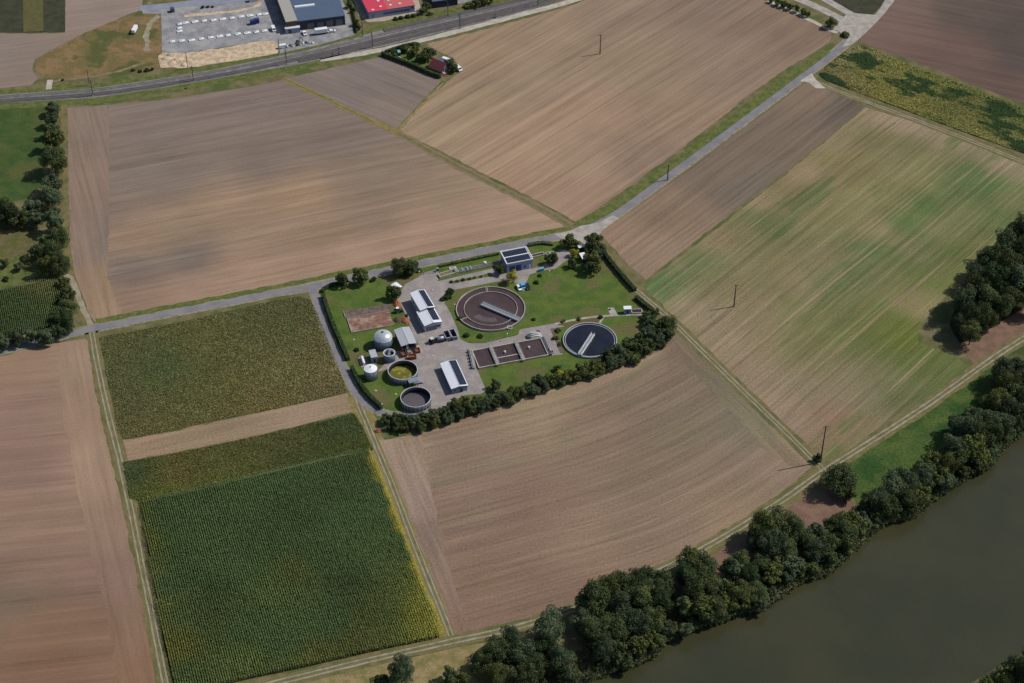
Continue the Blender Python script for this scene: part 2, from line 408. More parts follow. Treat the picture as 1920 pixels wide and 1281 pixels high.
br = k.n('ShaderNodeTexBrick'); br.offset = 0; tc = k.n('ShaderNodeTexCoord'); k.l(tc.outputs['Object'], br.inputs['Vector'])
br.inputs['Color1'].default_value = C(30, 36, 52); br.inputs['Color2'].default_value = C(34, 40, 58); br.inputs['Mortar'].default_value = C(70, 76, 90)
br.inputs['Scale'].default_value = 1; br.inputs['Mortar Size'].default_value = .012; br.inputs['Brick Width'].default_value = .16; br.inputs['Row Height'].default_value = .16
k.l(br.outputs[0], k.b.inputs['Base Color']); k.rough(.2, .4); M['cells'] = k.m
# foliage
def leafmat(name, c1, c2, c3=None, rnd=.25, sc=.5):
    k = NT(name); p = k.pos(); oi = k.n('ShaderNodeObjectInfo').outputs['Random']
    col = k.mix(k.ramp(k.noise(p, sc, 3, .7), .3, .7), c1, c2)
    if c3: col = k.mix(k.ramp(k.noise(p, .12, 2), .55, .7), col, c3)
    f = k.math('MULTIPLY', k.math('MULTIPLY_ADD', oi, 2*rnd, 1-rnd), k.math('MULTIPLY_ADD', k.noise(p, 1.6, 3, .9), 1.8, .1))
    k.l(k.scaled(col, f), k.b.inputs['Base Color']); k.rough(.7, .12)
    tr = k.n('ShaderNodeBsdfTranslucent'); k.l(k.scaled(col, 1.), tr.inputs[0])
    ms = k.n('ShaderNodeMixShader'); ms.inputs[0].default_value = .18
    k.l(k.b.outputs[0], ms.inputs[1]); k.l(tr.outputs[0], ms.inputs[2]); k.l(ms.outputs[0], k.out.inputs[0]); return k.m
M['leaf'] = leafmat('dark green leaves', C(64, 77, 48), C(92, 104, 64), C(102, 108, 62), rnd=.3)
M['leafcool'] = leafmat('greyish green leaves', C(68, 82, 58), C(96, 108, 78), rnd=.3)
M['leafolive'] = leafmat('olive leaves', C(76, 84, 48), C(104, 110, 62), rnd=.25)
M['leafdeep'] = leafmat('deep green leaves', C(50, 66, 42), C(70, 86, 52), rnd=.25)
M['leafbright'] = leafmat('fresh green leaves', C(80, 92, 50), C(106, 114, 62))
M['leafyellow'] = leafmat('yellow green leaves', C(150, 146, 44), C(176, 170, 66), rnd=.1)
M['hedge'] = leafmat('hedge leaves', C(50, 64, 42), C(72, 84, 52))
def cropmat(name, cols, sc=.05, sp=.3, streak=None, lo=.4, hi=.6):
    k = NT(name); p = k.pos()
    att = k.n('ShaderNodeAttribute', attribute_name='Col').outputs['Color']
    col = att
    if cols:
        v = p
        if streak:
            r = k.n('ShaderNodeVectorRotate', rotation_type='Z_AXIS'); k.l(p, r.inputs['Vector']); r.inputs['Angle'].default_value = -streak[0]
            mp = k.n('ShaderNodeVectorMath', operation='MULTIPLY'); k.l(r.outputs[0], mp.inputs[0]); mp.inputs[1].default_value = (streak[1], streak[2], 1.); v = mp.outputs[0]
        col = k.mix(k.ramp(k.noise(v, sc, 5, .65), lo, hi), att, cols)
    f = k.math('MULTIPLY_ADD', k.noise(p, 2.2, 3, .8), 2*sp, 1-sp)
    k.l(k.scaled(col, f), k.b.inputs['Base Color']); k.rough(.75, .1); return k.m
M['corn'] = cropmat('maize leaves', None, sp=.2)
M['crop'] = cropmat('crop leaves', None, sp=.45)
M['soy'] = cropmat('yellowing crop leaves', C(60, 82, 46), .04, .4, (az((1600, 88), (1920, 190)), .6, 1.3), .5, .56)

# ------------------------------------------------------------------ terrain and river
bank = [(1990, 740), (1915, 795), (1862, 835), (1848, 866), (1812, 880), (1785, 896), (1736, 928), (1705, 956), (1655, 968), (1628, 985), (1612, 1000), (1562, 1046),
        (1543, 1064), (1488, 1080), (1460, 1102), (1438, 1118), (1412, 1132), (1382, 1138), (1308, 1163), (1268, 1176), (1228, 1198), (1216, 1218), (1180, 1234),
        (1130, 1250), (1096, 1258), (1066, 1270), (1000, 1310)]
nearbank = [(2060, 1150), (1960, 1215), (1890, 1250), (1830, 1285), (1700, 1360)]
bw = [Vector(G(*p)) for p in bank]; nw = [Vector(G(*p)) for p in nearbank]
def ext(P, L=2200):
    a = P[0]+(P[0]-P[3]).normalized()*L; b = P[-1]+(P[-1]-P[-4]).normalized()*L; return [a]+P+[b]
dr = (bw[0]-bw[-1]).normalized()
bw = [bw[0]+dr*2500]+bw+[bw[-1]-dr*2500]; nw = [nw[0]+dr*2500]+nw+[nw[-1]-dr*2500]
def off(P, d):
    out = []
    for i, p in enumerate(P):
        t = (P[min(i+1, len(P)-1)]-P[max(i-1, 0)]).normalized(); out.append(p+Vector((t.y, -t.x))*d)
    return out
# ground sheet with the river bed cut in by height
bi = off(bw, -5.)    # towards the water
ni = off(nw, 5.)
def sgn(P, Q): return (Q-P)
if (bi[5]-nw[3]).length > (bw[5]-nw[3]).length: bi = off(bw, 5.)
if (ni[3]-bw[5]).length > (nw[3]-bw[5]).length: ni = off(nw, -5.)
pts = []; zs = []; edges = []
def addline(P, z):
    o = len(pts)
    for q in P: pts.append(Vector((q.x, q.y))); zs.append(z)
    edges.extend([(o+i, o+i+1) for i in range(len(P)-1)])
addline(bw, 0.); addline(bi, -3.); addline(nw, 0.); addline(ni, -3.)
for c in ((-3500, -2500), (3500, -2500), (3500, 4500), (-3500, 4500)): pts.append(Vector(c)); zs.append(0.)
n0 = len(pts)-4; edges += [(n0, n0+1), (n0+1, n0+2), (n0+2, n0+3), (n0+3, n0)]
r = geometry.delaunay_2d_cdt(pts, edges, [], 0, 1e-4)
vz = [zs[o[0]] if len(o) else -3. for o in r[3]]
me = bpy.data.meshes.new('ground'); me.from_pydata([(v.x, v.y, z) for v, z in zip(r[0], vz)], [], r[2]); me.materials.append(M['verge']); me.update()
if me.polygons[0].normal.z < 0: me.flip_normals()
tag(link(bpy.data.objects.new('ground', me)), kind='structure')
wpoly = bi+ni[::-1]
wp = [q for q in off(bw, 2.2 if (off(bw, 2.2)[5]-nw[3]).length < (bw[5]-nw[3]).length else -2.2)]
wn = [q for q in off(nw, 2.2 if (off(nw, 2.2)[3]-bw[5]).length < (nw[3]-bw[5]).length else -2.2)]
sheet('river', [tuple(q) for q in wp+wn[::-1]], -1.5, M['river'], world=True)

# ------------------------------------------------------------------ fields
Z = .03
A18 = az((180, 615), (600, 530)); A72 = az((590, 550), (840, 1200))
aL = az((480, 472.5), (805, 405)); aT = az((960, 312), (1360, 62)); aG = az((1440, 585), (1765, 320))
fm = fieldmat('soil of large harrowed field', aL, .15, .14, .1, .06, f1=(.02, .5), f2=(.005, .16), tram=(13., .16, .5), bump=.1)
sheet('left_ploughed_field', [(122, 203), (300, 188), (470, 163), (530, 150), (620, 190), (740, 252), (830, 295), (960, 362), (1050, 408), (1078, 428), (1040, 440), (900, 466), (780, 488), (640, 516), (560, 533),
      (400, 566), (190, 607), (178, 606), (160, 570), (140, 520), (130, 440), (125, 300)], Z, fm,
      [(140, 230, (124, 110, 100)), (180, 400, (124, 108, 98)), (160, 560, (142, 120, 102)), (320, 230, (120, 107, 100)), (500, 190, (122, 108, 102)), (300, 330, (120, 107, 98)), (500, 300, (120, 106, 97)), (620, 260, (120, 106, 98)), (700, 330, (128, 112, 98)),
       (430, 400, (146, 123, 103)), (560, 370, (148, 124, 102)), (260, 450, (145, 122, 102)), (350, 430, (140, 119, 101)), (480, 440, (142, 120, 103)), (250, 500, (118, 104, 96)), (360, 480, (116, 104, 96)), (260, 570, (138, 114, 98)), (450, 500, (150, 124, 106)), (620, 440, (140, 118, 100)), (700, 400, (136, 116, 100)),
       (650, 490, (156, 130, 112)), (800, 440, (152, 126, 108)), (900, 420, (152, 127, 110)), (1000, 420, (150, 126, 108)), (850, 360, (140, 120, 102)), (380, 545, (152, 126, 108))], grid=7., edge=.45, seg=3.5)
hm = fieldmat('soil of the headland', A72, .14, .12, .1, .06, f1=(.02, .7), f2=(.006, .3), bump=.1)
sheet('left_field_headland', [(126, 206), (205, 198), (205, 300), (204, 420), (200, 520), (232, 596), (190, 605), (180, 602), (163, 565), (143, 515), (134, 440), (129, 300)], Z+.015, hm,
      [(140, 230, (132, 114, 102)), (190, 230, (124, 108, 98)), (160, 350, (132, 112, 100)), (150, 450, (136, 116, 104)), (190, 450, (118, 104, 96)), (175, 540, (140, 118, 98)), (215, 590, (148, 124, 104))], grid=7., edge=.4, seg=6)
fm = fieldmat('soil of small triangular field', az((685, 123), (786, 162)), .15, .1, .1, .06, f1=(.02, .6), bump=.1, tram=(9., .15, .4))
sheet('small_ploughed_field', [(536, 147), (620, 128), (712, 107), (735, 112), (828, 152), (800, 180), (742, 243), (690, 222), (600, 176)], Z, fm,
      [(600, 150, (124, 112, 106)), (700, 140, (118, 107, 102)), (760, 160, (122, 110, 103)), (740, 215, (128, 114, 104)), (650, 180, (120, 108, 103))], grid=7., edge=.45, seg=3.5)
fm = fieldmat('soil of striped field', aT, .2, .16, .1, .06, f1=(.01, .7), f2=(.005, .2), tram=(11., .14, .5), bump=.12)
sheet('centre_ploughed_field', [(868, 66), (960, 42), (1060, 14), (1110, -4), (1420, -4), (1500, 26), (1556, 55), (1560, 72), (1540, 92), (1480, 125), (1400, 182), (1300, 262), (1200, 335), (1120, 392), (1088, 418), (1072, 412), (1000, 372),
      (900, 322), (800, 270), (748, 246), (790, 200), (836, 155), (866, 132), (850, 110), (815, 92), (800, 82)], Z, fm,
      [(900, 90, (144, 122, 102)), (1000, 60, (142, 122, 102)), (1150, 30, (138, 118, 102)), (1350, 20, (126, 108, 96)), (1480, 60, (128, 108, 94)), (860, 200, (146, 126, 104)), (1000, 150, (142, 122, 104)), (1200, 120, (140, 122, 103)),
       (1400, 120, (134, 115, 100)), (950, 260, (152, 128, 108)), (1100, 210, (150, 126, 106)), (1250, 220, (140, 118, 101)), (1080, 300, (150, 128, 108)), (1000, 330, (152, 126, 106)), (1100, 370, (146, 122, 104)), (1200, 300, (134, 114, 99)), (820, 250, (148, 128, 106))], grid=8., edge=.45, seg=3.5)
fm = fieldmat('soil of brown strip', az((1210, 520), (1620, 210)), bright=1.14, s1=.22, s2=.12, s3=.08, sp=.1, f1=(.01, .75), rows=(3., .045))
sheet('brown_strip_field', [(1516, 152), (1560, 170), (1622, 200), (1560, 252), (1450, 340), (1330, 432), (1212, 524), (1180, 498), (1128, 440), (1120, 430), (1180, 395), (1260, 336), (1350, 272), (1440, 206)], Z, fm,
      [(1520, 180, (116, 100, 86)), (1590, 200, (96, 86, 78)), (1450, 260, (108, 95, 83)), (1350, 320, (112, 98, 85)), (1250, 400, (122, 104, 88)), (1160, 450, (134, 112, 96)), (1200, 500, (128, 110, 94)), (1400, 350, (102, 92, 82))], grid=7., edge=.45, seg=3.5)
fm = fieldmat('stubble with regrowth', aG, .22, .16, .14, .13, lines=.13, tint=(1.03, .995, 1.02), f1=(.012, .8), f2=(.006, .25), rows=(2.6, .03),
              accent=[(C(90, 104, 62), .58, .64, .7, .012, .05, 31.), (C(150, 132, 104), .58, .66, .6, .006, .22, 51.), (C(144, 128, 98), .54, .64, .45, .02, .8, 71.), (C(92, 98, 60), .54, .64, .25, .03, .8, 91.)])
sheet('green_stubble_field', [(1622, 202), (1700, 224), (1800, 262), (1925, 312), (1990, 340), (1990, 400), (1925, 412), (1880, 440), (1840, 480), (1800, 520), (1770, 560), (1725, 610), (1722, 645), (1790, 665), (1818, 690), (1800, 705), (1700, 775), (1600, 840), (1556, 868),
      (1525, 860), (1450, 786), (1380, 716), (1300, 636), (1240, 570), (1205, 536), (1330, 440), (1450, 346)], Z, fm,
      [(1640, 220, (142, 126, 100)), (1700, 236, (140, 126, 102)), (1780, 262, (136, 124, 98)), (1880, 310, (132, 122, 96)), (1900, 380, (118, 112, 80)), (1600, 232, (128, 118, 88)), (1640, 260, (112, 108, 74)), (1700, 275, (110, 108, 72)), (1560, 270, (130, 118, 88)), (1500, 318, (138, 122, 94)), (1420, 380, (138, 122, 94)), (1340, 446, (132, 118, 90)), (1270, 496, (124, 114, 84)),
       (1560, 300, (120, 112, 76)), (1480, 370, (118, 110, 76)), (1400, 430, (118, 112, 78)), (1600, 330, (116, 110, 74)), (1700, 330, (122, 114, 80)), (1760, 300, (112, 108, 74)), (1540, 400, (118, 112, 76)), (1450, 480, (116, 110, 76)), (1370, 540, (122, 114, 82)), (1660, 370, (128, 118, 84)), (1740, 340, (124, 116, 82)),
       (1820, 325, (82, 100, 60)), (1850, 345, (86, 104, 62)), (1790, 350, (84, 100, 62)), (1740, 385, (84, 100, 60)), (1700, 420, (86, 102, 62)), (1640, 470, (86, 102, 62)), (1590, 500, (84, 102, 62)), (1560, 540, (92, 104, 64)), (1500, 590, (104, 108, 68)), (1440, 430, (100, 106, 66)), (1420, 410, (94, 106, 64)), (1900, 420, (98, 106, 66)), (1860, 400, (92, 102, 64)),
       (1640, 430, (134, 120, 90)), (1560, 490, (130, 116, 88)), (1500, 530, (130, 118, 88)), (1430, 580, (130, 118, 90)), (1700, 460, (118, 110, 80)), (1760, 430, (122, 114, 84)), (1820, 400, (118, 112, 80)), (1650, 510, (112, 108, 76)), (1580, 560, (112, 108, 74)), (1700, 500, (98, 104, 66)), (1780, 470, (98, 104, 64)), (1740, 540, (98, 104, 58)), (1820, 480, (106, 106, 66)),
       (1230, 520, (82, 106, 62)), (1250, 540, (84, 108, 64)), (1270, 515, (84, 106, 62)), (1300, 495, (94, 108, 66)), (1320, 540, (120, 114, 84)), (1290, 570, (138, 124, 98)), (1340, 600, (138, 124, 98)), (1380, 650, (140, 126, 100)), (1320, 640, (134, 120, 94)), (1420, 640, (128, 116, 88)), (1400, 700, (138, 122, 98)), (1460, 760, (138, 122, 100)), (1480, 790, (136, 118, 98)),
       (1500, 650, (110, 108, 72)), (1560, 630, (104, 106, 66)), (1540, 690, (118, 110, 80)), (1600, 640, (96, 102, 60)), (1660, 600, (104, 106, 62)), (1700, 610, (96, 104, 46)), (1690, 640, (98, 104, 48)), (1720, 580, (140, 122, 94)), (1735, 560, (134, 118, 90)), (1500, 730, (126, 114, 90)), (1600, 710, (122, 112, 88)), (1660, 700, (112, 108, 78)), (1700, 680, (96, 102, 60)),
       (1750, 700, (94, 98, 60)), (1800, 690, (94, 98, 62)), (1760, 730, (96, 100, 64)), (1500, 800, (134, 116, 96)), (1560, 780, (136, 112, 92)), (1575, 795, (136, 108, 88)), (1550, 830, (134, 112, 88)), (1600, 815, (112, 106, 76)), (1640, 770, (118, 108, 84)), (1690, 750, (96, 100, 66)), (1560, 850, (108, 104, 68)), (1640, 740, (120, 112, 88)), (1570, 740, (128, 114, 92))], grid=7., edge=.45, seg=3.5)
fm = fieldmat('soil of lower field', az((960, 890), (1210, 825)), .2, .14, .1, .12, f1=(.012, .62), f2=(.005, .2), rows=(4.2, .035),
              bright=1.13, tint=(1.01, .995, 1.0), lines=.12, bend=G(1180, 860)+(.0024, 14.), accent=[(C(110, 106, 80), .56, .66, .5, .012, .05, 9.)])
sheet('lower_stubble_field', [(712, 826), (780, 815), (860, 790), (960, 752), (1080, 716), (1150, 690), (1220, 650), (1272, 625), (1310, 660), (1400, 752), (1480, 830), (1522, 876), (1470, 920), (1380, 984), (1280, 1040), (1170, 1090), (1060, 1136), (960, 1170), (852, 1195), (800, 1060), (760, 950), (724, 860)], Z, fm,
      [(740, 840, (136, 116, 98)), (880, 820, (126, 108, 90)), (1000, 760, (136, 120, 96)), (1200, 670, (134, 116, 96)), (1270, 650, (112, 96, 82)), (1300, 700, (116, 102, 86)), (1420, 800, (112, 104, 86)), (1490, 870, (132, 114, 96)), (900, 900, (126, 106, 90)), (1100, 800, (124, 106, 88)), (1250, 780, (118, 104, 86)),
       (800, 1000, (124, 102, 88)), (1000, 950, (120, 100, 84)), (1200, 900, (118, 102, 84)), (1350, 900, (120, 104, 86)), (900, 1080, (122, 102, 84)), (1100, 1020, (128, 108, 90)), (1250, 980, (126, 108, 90)), (880, 1160, (120, 98, 82)), (1050, 1110, (118, 98, 82)), (1380, 960, (130, 112, 90))], grid=7., edge=.45, seg=3.5)
hm2 = fieldmat('soil of lower headland', A72, bright=1.12, tint=(1.01, .995, 1.), s1=.16, s2=.14, s3=.12, sp=.12, f1=(.02, .6), f2=(.008, .25))
sheet('lower_field_headland', [(714, 828), (790, 816), (800, 880), (822, 980), (852, 1090), (880, 1180), (854, 1193), (802, 1058), (762, 948), (726, 858)], Z+.015, hm2,
      [(740, 850, (140, 122, 104)), (770, 950, (136, 118, 104)), (800, 1000, (124, 106, 92)), (830, 1100, (126, 106, 92)), (860, 1180, (122, 100, 84)), (780, 830, (136, 118, 98))], grid=7., edge=.8, seg=6)
hm3 = fieldmat('soil of eastern headland', az((1140, 480), (1535, 880)), bright=1.15, s1=.16, s2=.12, s3=.12, sp=.12, f1=(.02, .7), f2=(.008, .25))
sheet('lower_field_east_headland', [(1272, 628), (1310, 662), (1400, 754), (1480, 832), (1518, 874), (1490, 876), (1430, 838), (1360, 762), (1290, 688), (1262, 640)], Z+.015, hm3,
      [(1280, 660, (112, 98, 82)), (1350, 740, (110, 102, 84)), (1420, 810, (114, 106, 86)), (1490, 860, (124, 108, 90))], grid=7., edge=.8, seg=6)
fm = fieldmat('soil of dark red field', az((1775, 75), (1915, 102)), .1, .1, .12, .05, f1=(.008, .5), tram=(16., .2, .5), bump=.1)
sheet('dark_brown_field', [(1670, -4), (1990, -4), (1990, 220), (1924, 196), (1850, 168), (1750, 128), (1660, 96), (1612, 80), (1625, 50), (1655, 15)], Z, fm,
      [(1680, 60, (112, 92, 84)), (1700, 20, (110, 92, 84)), (1800, 100, (104, 84, 78)), (1900, 170, (98, 80, 74)), (1800, 20, (92, 80, 74)), (1900, 60, (84, 74, 70)), (1920, 110, (84, 74, 70))], grid=9., edge=.45, seg=3.5)
fm = fieldmat('soil of lower left field', az((0, 1000), (150, 985)), .12, .12, .1, .05, f1=(.015, .6), f2=(.005, .15), tram=(15., -.12, .6), bump=.1)
sheet('lower_left_field', [(-90, 672), (0, 668), (90, 646), (165, 634), (176, 720), (198, 820), (222, 920), (248, 1040), (270, 1150), (296, 1290), (-90, 1290)], Z, fm,
      [(40, 680, (140, 116, 98)), (140, 660, (142, 120, 102)), (40, 780, (134, 110, 98)), (150, 780, (142, 118, 100)), (60, 880, (130, 106, 96)), (190, 880, (144, 120, 102)), (40, 980, (138, 114, 98)), (200, 980, (138, 114, 98)), (50, 1080, (128, 104, 90)), (180, 1080, (128, 104, 92)),
       (30, 1120, (112, 98, 84)), (60, 1180, (122, 96, 78)), (200, 1180, (124, 98, 80)), (240, 1160, (124, 98, 84)), (100, 1260, (122, 94, 78)), (260, 1250, (126, 98, 80))], grid=8., edge=.45, seg=3.5)
hm4 = fieldmat('soil of lower left headland', A72, .1, .1, .1, .06, f1=(.02, .5), f2=(.008, .2), bump=.1)
sheet('lower_left_headland', [(112, 645), (163, 637), (174, 720), (196, 820), (220, 920), (246, 1040), (268, 1150), (292, 1288), (225, 1288), (200, 1160), (160, 1000), (135, 860), (112, 740)], Z+.015, hm4,
      [(140, 660, (144, 122, 104)), (150, 780, (144, 120, 102)), (190, 900, (148, 124, 106)), (200, 980, (140, 116, 100)), (220, 1080, (130, 106, 94)), (240, 1160, (126, 102, 86)), (260, 1250, (128, 100, 82))], grid=8., edge=.8, seg=6)
fm = fieldmat('soil of northern field', az((0, 100), (200, 70)), .08, .08, .1, .05, f1=(.015, .5), bump=.1)
sheet('north_west_field', [(-60, 60), (44, 64), (122, 62), (122, -4), (268, -4), (266, 18), (215, 38), (160, 62), (100, 92), (66, 112), (60, 130), (72, 148), (58, 160), (0, 166), (-60, 170)], Z, fm,
      [(20, 90, (128, 116, 108)), (20, 140, (130, 114, 106)), (180, 20, (138, 122, 114)), (120, 70, (134, 118, 108))], grid=9., edge=.45, seg=3.5)
sheet('north_crop', [(-60, -4), (122, -4), (122, 60), (44, 62), (-60, 60)], Z, M['darkcrop'])
sheet('north_green_crop', [(43, -4), (80, -4), (82, 58), (44, 60)], Z+.02, mixmat('narrow green crop', C(84, 84, 50), C(96, 90, 58), .3, .35, .65, .2, 1.))
sheet('weedy_ground', [(266, 20), (300, 30), (306, 98), (296, 104), (300, 128), (270, 134), (200, 142), (120, 150), (80, 146), (64, 132), (66, 112), (100, 92), (160, 62), (215, 40)], Z+.02, M['rough'], edge=.8, seg=5)
sheet('pasture', [(-60, 208), (0, 203), (90, 196), (92, 240), (80, 300), (78, 350), (50, 372), (0, 382), (-60, 390)], Z, M['meadow2'], edge=.5, seg=6)
sheet('scrubby_ground', [(-60, 425), (60, 428), (76, 440), (60, 470), (40, 480), (0, 486), (-60, 490)], Z, mixmat('scrub ground', C(104, 94, 66), C(88, 90, 50), .2, .4, .6, .25, 1.), edge=.5, seg=6)
sheet('rough_pasture', [(-60, 490), (40, 480), (80, 450), (118, 445), (128, 515), (60, 528), (0, 536), (-60, 540)], Z-.005, M['vergegreen'], edge=.5, seg=6)
sheet('riverside_meadow', [(1556, 892), (1640, 838), (1740, 772), (1830, 706), (1870, 680), (1990, 650), (1990, 760), (1830, 870), (1700, 960), (1620, 985), (1600, 930)], Z, M['meadow'])
sheet('riverside_scrub', [(1850, 678), (1925, 634), (1990, 600), (1990, 740), (1900, 720)], Z+.01, mixmat('riverside rough', C(62, 78, 42), C(84, 88, 54), .2, .4, .6, .25, 1.))
sheet('ploughed_riverside', [(1330, 1045), (1400, 1000), (1490, 944), (1545, 908), (1610, 950), (1620, 990), (1540, 1050), (1400, 1120), (1300, 1110)], Z, M['dirtbrown'])
sheet('riverside_dry_grass', [(400, 1312), (560, 1282), (700, 1249), (850, 1216), (960, 1196), (1060, 1162), (1060, 1240), (900, 1320)], Z, M['drygrass'])
sheet('woodland_floor', [(1925, 560), (1990, 540), (1990, 610), (1925, 625), (1860, 668), (1826, 682), (1800, 650), (1830, 620), (1880, 590)], Z+.01, M['dirtbrown'])
sheet('woodland_litter', [(1990, 400), (1905, 425), (1850, 480), (1800, 550), (1780, 610), (1800, 645), (1850, 620), (1925, 575), (1990, 550)], Z+.02, mixmat('leaf litter', C(50, 52, 34), C(62, 58, 42), .3, .4, .6, .2, 1.))
inl = off(bw, 9.) if (off(bw, 9.)[5]-nw[3]).length > (bw[5]-nw[3]).length else off(bw, -9.)
shore = off(bw, 4.4) if (off(bw, 4.4)[5]-nw[3]).length < (bw[5]-nw[3]).length else off(bw, -4.4)
bank_band = [tuple(q) for q in shore[1:-1]]+[tuple(q) for q in inl[1:-1][::-1]]
# crops with real height -------------------------------------------------
def crop(name, pxs, n, hgt, size, samples, mat, label, cat, soil, tilt=.45, seed=3, gain=1.2):
    poly = [G(*p) for p in pxs]; rng = np.random.RandomState(seed)
    sheet(name+'_soil', pxs, Z, soil)
    P = scatter_world(poly, n, rng); h = rng.uniform(.35, 1., n)*hgt
    # uneven canopy
    h *= .75+.35*np.sin(P[:, 0]*.31+np.sin(P[:, 1]*.23)*2)*np.sin(P[:, 1]*.37)
    V, Q = quads(np.column_stack([P, h]), rng.uniform(.6, 1.3, n)*size, tilt, rng)
    S = np.array([G(s[0], s[1]) for s in samples]); c = np.array([[lin(v) for v in s[2]] for s in samples])
    d = ((P[:, None]-S[None])**2).sum(2); w = 1/(d+40.)**1.5; w /= w.sum(1, keepdims=True)
    cc = np.concatenate([w@c, np.ones((n, 1))], 1); cc[:, :3] *= gain*rng.choice([.6, .85, 1., 1.25, 1.7], (n, 1)); cc = np.repeat(cc, 4, 0)
    o = link(bpy.data.objects.new(name, npmesh(name, V, Q, mat, cc))); return tag(o, label, cat, kind='stuff')
greensoil = mixmat('shaded soil under crops', C(70, 66, 42), C(84, 74, 52), .3, .4, .6, .2, 1.2)
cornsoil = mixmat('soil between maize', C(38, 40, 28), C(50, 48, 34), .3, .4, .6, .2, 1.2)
crop('mixed_crop', [(186, 632), (300, 612), (400, 590), (520, 562), (560, 556), (582, 562), (596, 590), (622, 655), (645, 715), (650, 736), (600, 748), (500, 770), (400, 790), (300, 812), (232, 824), (222, 812), (206, 730)], 80000, .55, .5,
     [(220, 660, (92, 94, 56)), (300, 690, (80, 94, 54)), (240, 760, (92, 92, 56)), (400, 640, (102, 100, 58)), (500, 600, (90, 96, 56)), (560, 580, (92, 92, 56)), (400, 740, (100, 100, 56)), (540, 700, (108, 106, 64)), (620, 700, (118, 108, 72)), (600, 640, (102, 100, 62)), (300, 800, (102, 98, 58)), (500, 755, (112, 102, 58)), (620, 735, (106, 98, 62))],
     M['crop'], 'olive leafy crop filling the field left of the treatment plant', 'crop', greensoil)
crop('low_green_crop', [(230, 868), (330, 850), (450, 826), (560, 800), (640, 782), (664, 776), (680, 800), (700, 845), (640, 852), (500, 885), (380, 915), (262, 940), (244, 935)], 60000, .7, .5,
     [(250, 890, (66, 78, 46)), (330, 890, (96, 88, 46)), (400, 860, (86, 86, 48)), (520, 830, (84, 84, 48)), (560, 870, (72, 78, 42)), (640, 800, (66, 78, 44)), (660, 840, (72, 80, 40)), (450, 900, (88, 92, 44)), (300, 930, (88, 94, 44))],
     M['crop'], 'low green crop strip between bare strip and tall maize', 'crop', greensoil, seed=5, gain=1.12)
crop('yellow_field_crop', [(1600, 88), (1618, 84), (1680, 112), (1760, 142), (1860, 180), (1925, 205), (1990, 230), (1990, 310), (1925, 290), (1800, 245), (1700, 208), (1620, 178), (1550, 152), (1535, 140), (1556, 118)], 90000, .6, .62,
     [(1600, 100, (130, 124, 84)), (1560, 140, (116, 110, 68)), (1640, 130, (118, 116, 60)), (1700, 180, (122, 116, 62)), (1750, 150, (108, 112, 58)), (1800, 200, (104, 104, 58)), (1850, 240, (118, 114, 62)), (1900, 220, (96, 104, 58)), (1900, 270, (120, 116, 68))],
     M['soy'], 'yellowing bushy crop with dark green patches, top right field', 'crop', greensoil, seed=6, gain=1.32)
bs = fieldmat('soil of bare strip', A18, .18, .12, .1, .14, f1=(.015, .9))
sheet('bare_strip', [(232, 826), (320, 810), (420, 788), (540, 762), (652, 738), (662, 772), (560, 798), (440, 826), (320, 850), (228, 866), (224, 845)], Z, bs,
      [(250, 845, (140, 118, 98)), (400, 815, (136, 118, 96)), (600, 765, (144, 124, 106)), (640, 755, (140, 120, 98))], grid=7., edge=.45, seg=3.5)
